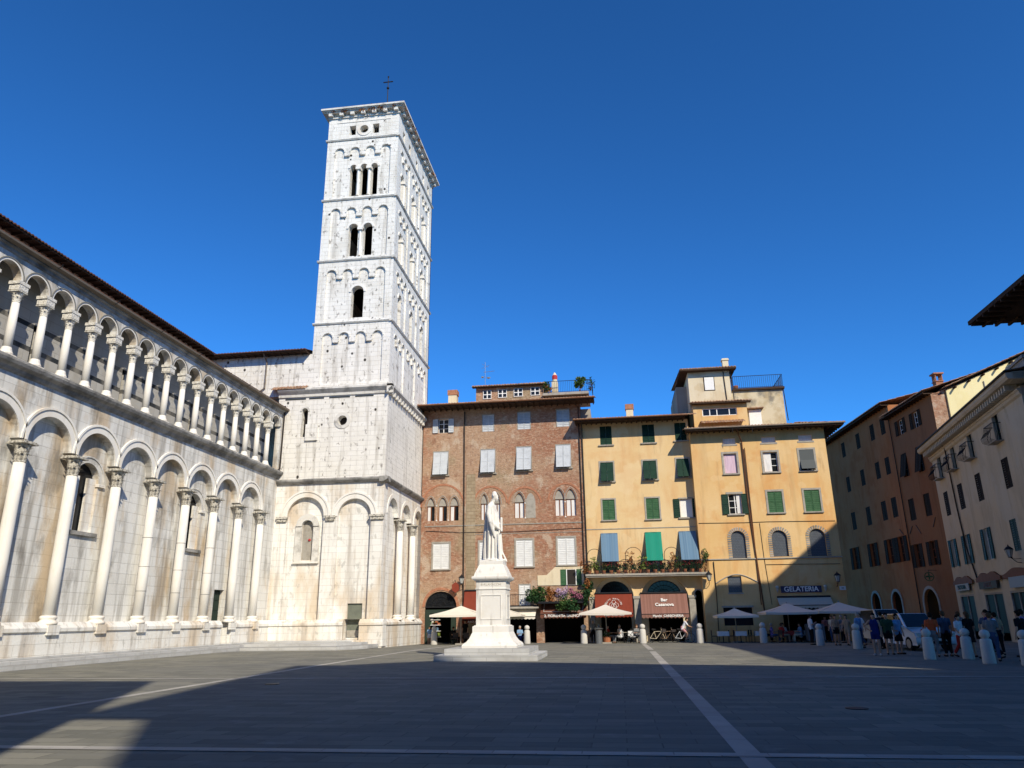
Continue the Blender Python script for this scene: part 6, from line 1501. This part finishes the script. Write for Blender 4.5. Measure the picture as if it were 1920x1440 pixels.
person('woman in a black dress with bare calves', 13.55, 33.0, 200, 'stand', True, ('shirt', 'c_black'), ('skirt', 'c_black'), ('long_hair', 'hair_b'), h=1.66)
person('dark haired person in navy jacket with a white patch', 13.55, 31.3, -120, 'walk', False, ('shirt', 'c_navy'), ('trousers', 'c_black'), h=1.72, extra=backpack('c_white'))
person('person in grey behind the large near bollard', 13.1, 30.1, 150, 'hold', True, ('shirt', 'c_grey'), ('trousers', 'c_jean'), ('hair', 'hair_b'), h=1.62)
person('person in a purple shirt at the right edge', 15.1, 32.0, -160, 'walk', False, ('shirt', 'c_purple'), ('trousers', 'c_black'), h=1.72)
person('person in tan clothes looking into the shop at the right', 15.2, 34.4, 180, 'stand', True, ('shirt', 'c_tan'), ('trousers', 'c_black'), h=1.62)
# by the side street and the parasols
person('woman in a brown top left of the white shirted man', 12.35, 47.6, 10, 'stand', True, ('vest', 'c_tan'), ('shorts', 'c_black'), ('long_hair', 'hair_b'), h=1.66)
person('woman in a tan dress with bare legs under the right parasol', 12.75, 46.8, -30, 'walk', True, ('vest', 'c_tan'), ('shorts', 'c_tan'), ('long_hair', 'hair_b'), h=1.64)
person('man in a white shirt and jeans walking left', 13.05, 45.3, -70, 'walk', False, ('shirt', 'c_white'), ('trousers', 'c_jean'), h=1.72)
person('man in a pale blue shirt behind the shaded bollard', 12.1, 42.3, 40, 'stand', False, ('shirt', 'c_lblue'), ('trousers', 'c_jean'), ('hair', 'hair_g'), h=1.70)
person('man in white shirt standing at the far bollard under the parasols', 11.35, 49.3, 100, 'hold', False, ('shirt', 'c_white'), ('trousers', 'c_black'), h=1.72)
person('person in black near the street corner', 12.7, 40.6, 170, 'stand', False, ('shirt', 'c_black'), ('trousers', 'c_black'), h=1.72)
person('person in dark red walking behind the white car', 14.1, 44.4, 120, 'walk', True, ('shirt', 'c_red'), ('trousers', 'c_black'), h=1.62)

for lb, x, y, fc, kd, fm, c, bt, hr in (
    ('bald man in a grey shirt deep under the right parasol', 14.3, 53.6, 30, 'hold', False, 'c_grey', 'c_black', 'hair_g'),
    ('woman in a cream top beside the waste container', 13.95, 54.6, -40, 'stand', True, 'c_cream', 'c_jean', 'hair_b'),
    ('person in pink in the doorway of the gelateria', 14.6, 58.9, 0, 'stand', True, 'c_pink', 'c_black', 'hair_d'),
    ('man in a dark green shirt under the right parasol edge', 15.6, 53.2, 60, 'walk', False, 'c_green', 'c_tan', 'hair_d'),
    ('person in black by the first arch of the russet house', 17.6, 53.9, 150, 'stand', False, 'c_black', 'c_jean', 'hair_b'),
    ('tall person in grey between the white car and the beige house', 16.3, 40.6, 200, 'stand', False, 'c_grey', 'c_black', 'hair_b'),
    ('woman in dark red at the beige shop window', 17.4, 39.8, 190, 'stand', True, 'c_red', 'c_black', 'hair_d'),
    ('person in slate blue crossing before the second shop', 15.6, 36.2, 120, 'walk', False, 'c_slate', 'c_grey', 'hair_d'),
    ('child in orange among the adults by the near bollards', 12.55, 34.8, 200, 'stand', True, 'c_orange', 'c_jean', 'hair_b'),
    ('person in black right of the large near bollard', 13.9, 29.7, -150, 'stand', False, 'c_black', 'c_black', 'hair_d')):
    person(lb, x, y, fc, kd, fm, ('shirt', c), ('trousers', bt), ('hair', hr), h=1.2 if 'child' in lb else 1.68)

# ------------------------------------------------------------------ terrace furniture
def chair(label, x, y, face, mat='wicker'):
    t = thing('chair', label, 'chair', (x, y, gz(y)), R(face), 'cafe chairs')
    MB().box(-.21, .21, -.2, .2, .42, .46).obj('seat', mat, t); MB().box(-.21, .21, .18, .21, .50, .84).obj('backrest', mat, t)
    for a, b in ((-.19, -.18), (.19, -.18), (-.19, .19), (.19, .19)): MB().tube([(a, b, 0), (a, b, .42 if b < 0 else .84)], .014, 5).obj('leg', 'iron', t)
    return t
def table(label, x, y, cloth='tcloth'):
    t = thing('cafe_table', label, 'table', (x, y, gz(y)), 0, 'cafe tables')
    MB().box(-.36, .36, -.36, .36, .72, .75).obj('tabletop', 'stonefr', t); MB().tube([(0, 0, .03), (0, 0, .72)], .03, 8).lathe(0, 0, [(.24, 0), (.22, .03)], 12).obj('leg', 'iron', t)
    if cloth:
        c = MB(); pts = []
        for i in range(32):
            a = 2*PI*i/32; k_ = 1/max(abs(math.cos(a)), abs(math.sin(a))); pts.append((.375*k_*math.cos(a), .375*k_*math.sin(a), k_))
        for i in range(32):
            p, q = pts[i], pts[(i+1) % 32]; c.poly([(0, 0, .758), (p[0], p[1], .757), (q[0], q[1], .757)])
            def lo(v, j): w_ = 1.05+.05*math.sin(j*2.4); return (v[0]*w_, v[1]*w_, .46-.05*(v[2]-1))
            c.poly([(p[0], p[1], .757), (q[0], q[1], .757), lo(q, i+1), lo(p, i)])
        o = c.obj('tablecloth', cloth, None); o.location = (x, y, gz(y)); o['category'] = 'tablecloth'; o['label'] = label.replace('table', 'cloth draped over the table', 1); 
    return t
sp = [(7.1, 'white table nearest the doorway under the small parasol'), (8.3, 'white table beside the pole of the small parasol'), (9.9-.25, 'white table beside the shaded bollard')]
for i, (x, lb) in enumerate(sp):
    table(lb, x, 56.8, 'tcloth')
    nm_ = ('first', 'second', 'third')[i]
    chair('dark chair left of the %s white table from the left' % nm_, x-.6, 56.8, 90); chair('dark chair right of the %s white table from the left' % nm_, x+.55, 56.9, -90)
table('red table among the guests under the gelateria parasol', 11.35, 56.2, 'rcloth'); table('white table at the right of the red one, under the parasols', 12.3, 56.6, 'tcloth')
seat = [('seated person in purple at the left of the red table', 10.35, 56.1, 80, 'c_purple', 'hair_g', 'c_jean'), ('seated person in pink nearest the shaded bollard', 10.0, 57.0, 60, 'c_pink', 'hair_b', 'c_black'),
        ('seated person in white behind the red table', 11.25, 57.0, 0, 'c_white', 'hair_d', 'c_black'), ('seated person in red at the red table', 10.9, 55.6, 120, 'c_red', 'hair_b', 'c_tan'),
        ('seated person in pale blue at the right of the red table', 12.1, 55.9, -80, 'c_lblue', 'hair_b', 'c_cream')]
for lb, x, y, fc, c, hr, bt in seat:
    person(lb, x, y, fc, 'sit', hr == 'hair_b', ('shirt', c), ('trousers', bt), ('hair', hr)); chair('chair under the ' + lb.replace('seated ', ''), x, y+.0, fc)
# the sunny terrace before the ochre house
table('small dark table in front of the rust red awning', .2, 58.6, None); table('bare table left of the bicycles', -.9, 58.9, None)
for lb, x, y, fc, c, hr in (('seated person in a white shirt beneath the rust red awning', -.15, 58.3, -60, 'c_white', 'hair_g'), ('seated person in dark red beside the terracotta tub', -.95, 58.2, 70, 'c_red', 'hair_d'), ('seated person in grey behind the paving strip bollard', 1.15, 58.4, 30, 'c_grey', 'hair_b')):
    person(lb, x, y, fc, 'sit', False, ('shirt', c), ('trousers', 'c_grey'), ('hair', hr)); chair('chair under the ' + lb.replace('seated ', ''), x, y, fc, 'plasticw')
chair('empty pale metal chair right of the white shirted guest', .75, 58.0, 20, 'plasticw'); chair('empty pale metal chair behind the litter bin', -2.0, 58.8, 180, 'plasticw')
tub = thing('tub', 'terracotta tub beside the litter bin', 'tub', (-1.05, 57.4, gz(57.4))); MB().lathe(0, 0, [(.22, 0), (.30, .40), (.33, .44), (.30, .45)], 14).obj('pot', 'terra', tub); MB().leaves(120, (0, 0, .62), (.3, .3, .25), .08).obj('foliage', 'leaf', tub)
bn = thing('litter_bin', 'tall grey litter bin with a flared top between the sunlit bollard and the tub', 'litter bin', (-1.6, 56.6, gz(56.6)))
MB().lathe(0, 0, [(.24, 0), (.24, .9), (.22, .92)], 16).obj('drum', 'bin', bn); MB().lathe(0, 0, [(.30, .98), (.36, 1.04), (.10, 1.12), (.05, 1.3)], 16).tube([(-.2, 0, .9), (-.2, 0, 1.0)], .02, 5).tube([(.2, 0, .9), (.2, 0, 1.0)], .02, 5).obj('lid', 'bin', bn)
bn2 = thing('waste_container', 'grey waste container right of the seated guests', 'waste container', (13.0, 55.4, gz(55)))
MB().box(-.55, .55, -.4, .4, .12, 1.0).obj('bin_body', 'bin', bn2); MB().profx([(-.42, 1.0), (-.2, 1.16), (.2, 1.2), (.42, 1.0)], -.57, .57).obj('lid', 'bin', bn2)
for a in (-.4, .4): MB().tube([(a-.03, -.3, .08), (a+.03, -.3, .08)], .08, 10).obj('wheel', 'tyre', bn2)
# the sunny terrace left of the monument
for lb, x, y, fc, c, hr, bt in (('seated person in a dark patterned shirt left of the monument', -10.0, 58.2, 20, 'c_grey', 'hair_d', 'c_black'), ('seated person in slate blue close to the monument', -9.4, 57.9, -60, 'c_slate', 'hair_b', 'c_grey'), ('seated person in black under the cream parasol', -12.6, 58.4, 60, 'c_black', 'hair_d', 'c_black')):
    person(lb, x, y, fc, 'sit', False, ('shirt', c), ('trousers', bt), ('hair', hr)); chair('chair under the ' + lb.replace('seated ', ''), x, y, fc)
person('child in a white and blue shirt by the church corner', -14.55, 58.6, 20, 'stand', True, ('shirt', 'c_lblue'), ('shorts', 'c_white'), ('hair', 'hair_b'), 'c_shoe', h=1.25)
person('waiter in dark clothes in the shadow of the cream parasol', -11.9, 59.3, -20, 'stand', False, ('shirt', 'c_black'), ('trousers', 'c_black'), h=1.72)
table('table with a dark top under the cream parasol', -11.6, 58.2, None); table('table beside the monument', -9.8, 59.0, None)
chair('empty dark chair beside the pole of the cream parasol', -12.3, 57.5, 0); chair('empty dark chair in front of the parasol table', -11.4, 57.4, 180)
person('person in pale blue between the monument and the bollard', -7.6, 59.0, 30, 'sit', True, ('shirt', 'c_lblue'), ('trousers', 'c_navy'), ('hair', 'hair_g'), extra=None); chair('chair under the person in pale blue near the cream awning', -7.6, 59.0, 30)
person('person standing beside the litter bin in dark clothes', -2.05, 58.2, 10, 'stand', True, ('shirt', 'c_grey'), ('trousers', 'c_black'), ('hair', 'hair_g'), h=1.6)

for nm_, lb, x, y in (('drain_cover', 'small round iron drain cover in the sunlit paving left of the monument', -9.6, 20.9), ('drain_cover', 'small round iron drain cover in the shaded paving right of the long strip', 4.2, 15.5)):
    t = thing(nm_, lb, 'drain cover', (x, y, 0)); MB().lathe(0, 0, [(.20, .001), (.20, .014), (.17, .016)], 20).obj('lid', 'iron', t)

# ------------------------------------------------------------------ bicycles
def bicycle(label, x, y, rz, mat):
    t = thing('bicycle', label, 'bicycle', (x, y, gz(y)), R(rz), 'bicycles in front of the bar')
    for wx in (-.52, .52):
        w_ = MB(); w_.tube([(wx+.32*math.cos(2*PI*i/20), 0, .34+.32*math.sin(2*PI*i/20)) for i in range(21)], .018, 6, caps=False); o = w_.obj('wheel', 'tyre', t)
        s_ = MB()
        for i in range(10): s_.tube([(wx, 0, .34), (wx+.31*math.cos(2*PI*i/10), 0, .34+.31*math.sin(2*PI*i/10))], .003, 3)
        s_.obj('spokes', 'chrome', o)
    f = MB(); A, B_, C_, D, E_, G = (-.52, 0, .34), (-.08, 0, .30), (-.20, 0, .78), (.34, 0, .80), (.52, 0, .34), (.30, 0, .98)
    for p, q in ((A, B_), (A, C_), (B_, C_), (C_, D), (B_, D), (D, E_), (D, G)): f.tube([p, q], .017, 6)
    f.obj('frame', mat, t)
    MB().tube([(.30, -.26, 1.02), (.33, -.1, 1.0), (.33, .1, 1.0), (.30, .26, 1.02)], .013, 6).obj('handlebar', 'chrome', t)
    MB().tube([(-.32, 0, .92), (-.10, 0, .93)], [.075, .03], 8, round_ends=True).tube([(-.20, 0, .78), (-.22, 0, .9)], .014, 5).obj('saddle', 'tyre', t)
    MB().tube([(.62, 0, .62), (.70, 0, .80)], .01, 4).box(.36, .62, -.15, .15, .74, .92).obj('basket', 'wicker', t)
    return t
bicycle('cream bicycle leaning near the paving strip bollard', 2.55, 57.2, 8, 'c_cream'); bicycle('tan bicycle parked just left of the cyclist', 3.3, 57.7, -12, 'c_tan'); bicycle('dark bicycle behind the bollard in the sun', 1.0, 57.6, 15, 'c_black')
bicycle('pale bicycle ridden by the cyclist in white', 4.35, 57.3, 0, 'plasticw')
person('cyclist in white shirt and red scarf on a pale bicycle', 4.55, 57.3, 90, 'ride', False, ('shirt', 'c_white'), ('shorts', 'c_pink'), ('hair', 'hair_d'), z=gz(57.3)-.0)

# ------------------------------------------------------------------ cars
def car(label, x, y, rz, paint, tall=0):
    t = thing('parked_car', label, 'car', (x, y, 0), R(rz))
    H = 1.66+tall
    pf = [(0.05, .28), (.0, .42), (.0, .62), (.10, .80), (.55, .93), (.98, 1.02), (4.2, 1.02), (4.34, .9), (4.36, .3)]
    b = MB().profx(pf, -.90, .90).obj('body', paint, t)
    bv = b.modifiers.new('b', 'BEVEL'); bv.width = .07; bv.segments = 3; bv.limit_method = 'ANGLE'; bv.angle_limit = R(20)
    for p in b.data.polygons: p.use_smooth = True
    g = MB(); lo = [(-.84, .98, 1.0), (.84, .98, 1.0), (.84, 4.2, 1.0), (-.84, 4.2, 1.0)]; hi = [(-.66, 1.85, H), (.66, 1.85, H), (.68, 3.85, H-.04), (-.68, 3.85, H-.04)]
    g.v = lo+hi; g.f = [(0, 1, 5, 4), (1, 2, 6, 5), (2, 3, 7, 6), (3, 0, 4, 7), (4, 5, 6, 7)]
    c = g.obj('cabin', paint, t); bv = c.modifiers.new('b', 'BEVEL'); bv.width = .05; bv.segments = 3
    def panel(nm, a, b_, c_, d, mat, off=.012, ins=.06):
        P = [Vector(q) for q in (a, b_, c_, d)]; ce = sum(P, Vector())/4; n_ = (P[1]-P[0]).cross(P[3]-P[0]).normalized(); Q = [p+(ce-p)*ins*1.4+n_*off for p in P]
        MB().poly(Q).obj(nm, mat, t)
    panel('windscreen', lo[0], lo[1], hi[1], hi[0], 'glass'); panel('side_window', lo[1], lo[2], hi[2], hi[1], 'glass'); panel('side_window', lo[3], lo[0], hi[0], hi[3], 'glass')
    MB().box(-.50, .50, -.02, .05, .50, .66).box(-.62, .62, -.025, .05, .32, .44).obj('grille', 'tyre', t)
    MB().box(-.2, .2, -.035, -.02, .46, .55).obj('number_plate', 'white', t)
    for s_ in (-1, 1):
        MB().prism([(s_*.56, .60), (s_*.86, .64), (s_*.86, .78), (s_*.62, .70)], -.01, .18).obj('headlight', 'lampglass', t)
        MB().obox((s_*.98, 1.15, 1.06), (.09, 0, 0), (0, .05, 0), (0, 0, .07)).obj('wing_mirror', paint, t)
        for wy in (.78, 3.55):
            o = MB().tube([(s_*.72, wy, .31), (s_*.91, wy, .31)], .31, 20).obj('wheel', 'tyre', t); MB().tube([(s_*.90, wy, .31), (s_*.925, wy, .31)], .2, 14).obj('rim', 'chrome', o)
    return t
car('white people carrier parked behind the group of people', 14.25, 38.2, 8, 'van'); car('cream van with a pale roof parked behind the white car', 15.6, 46.6, 4, 'van2', .25)
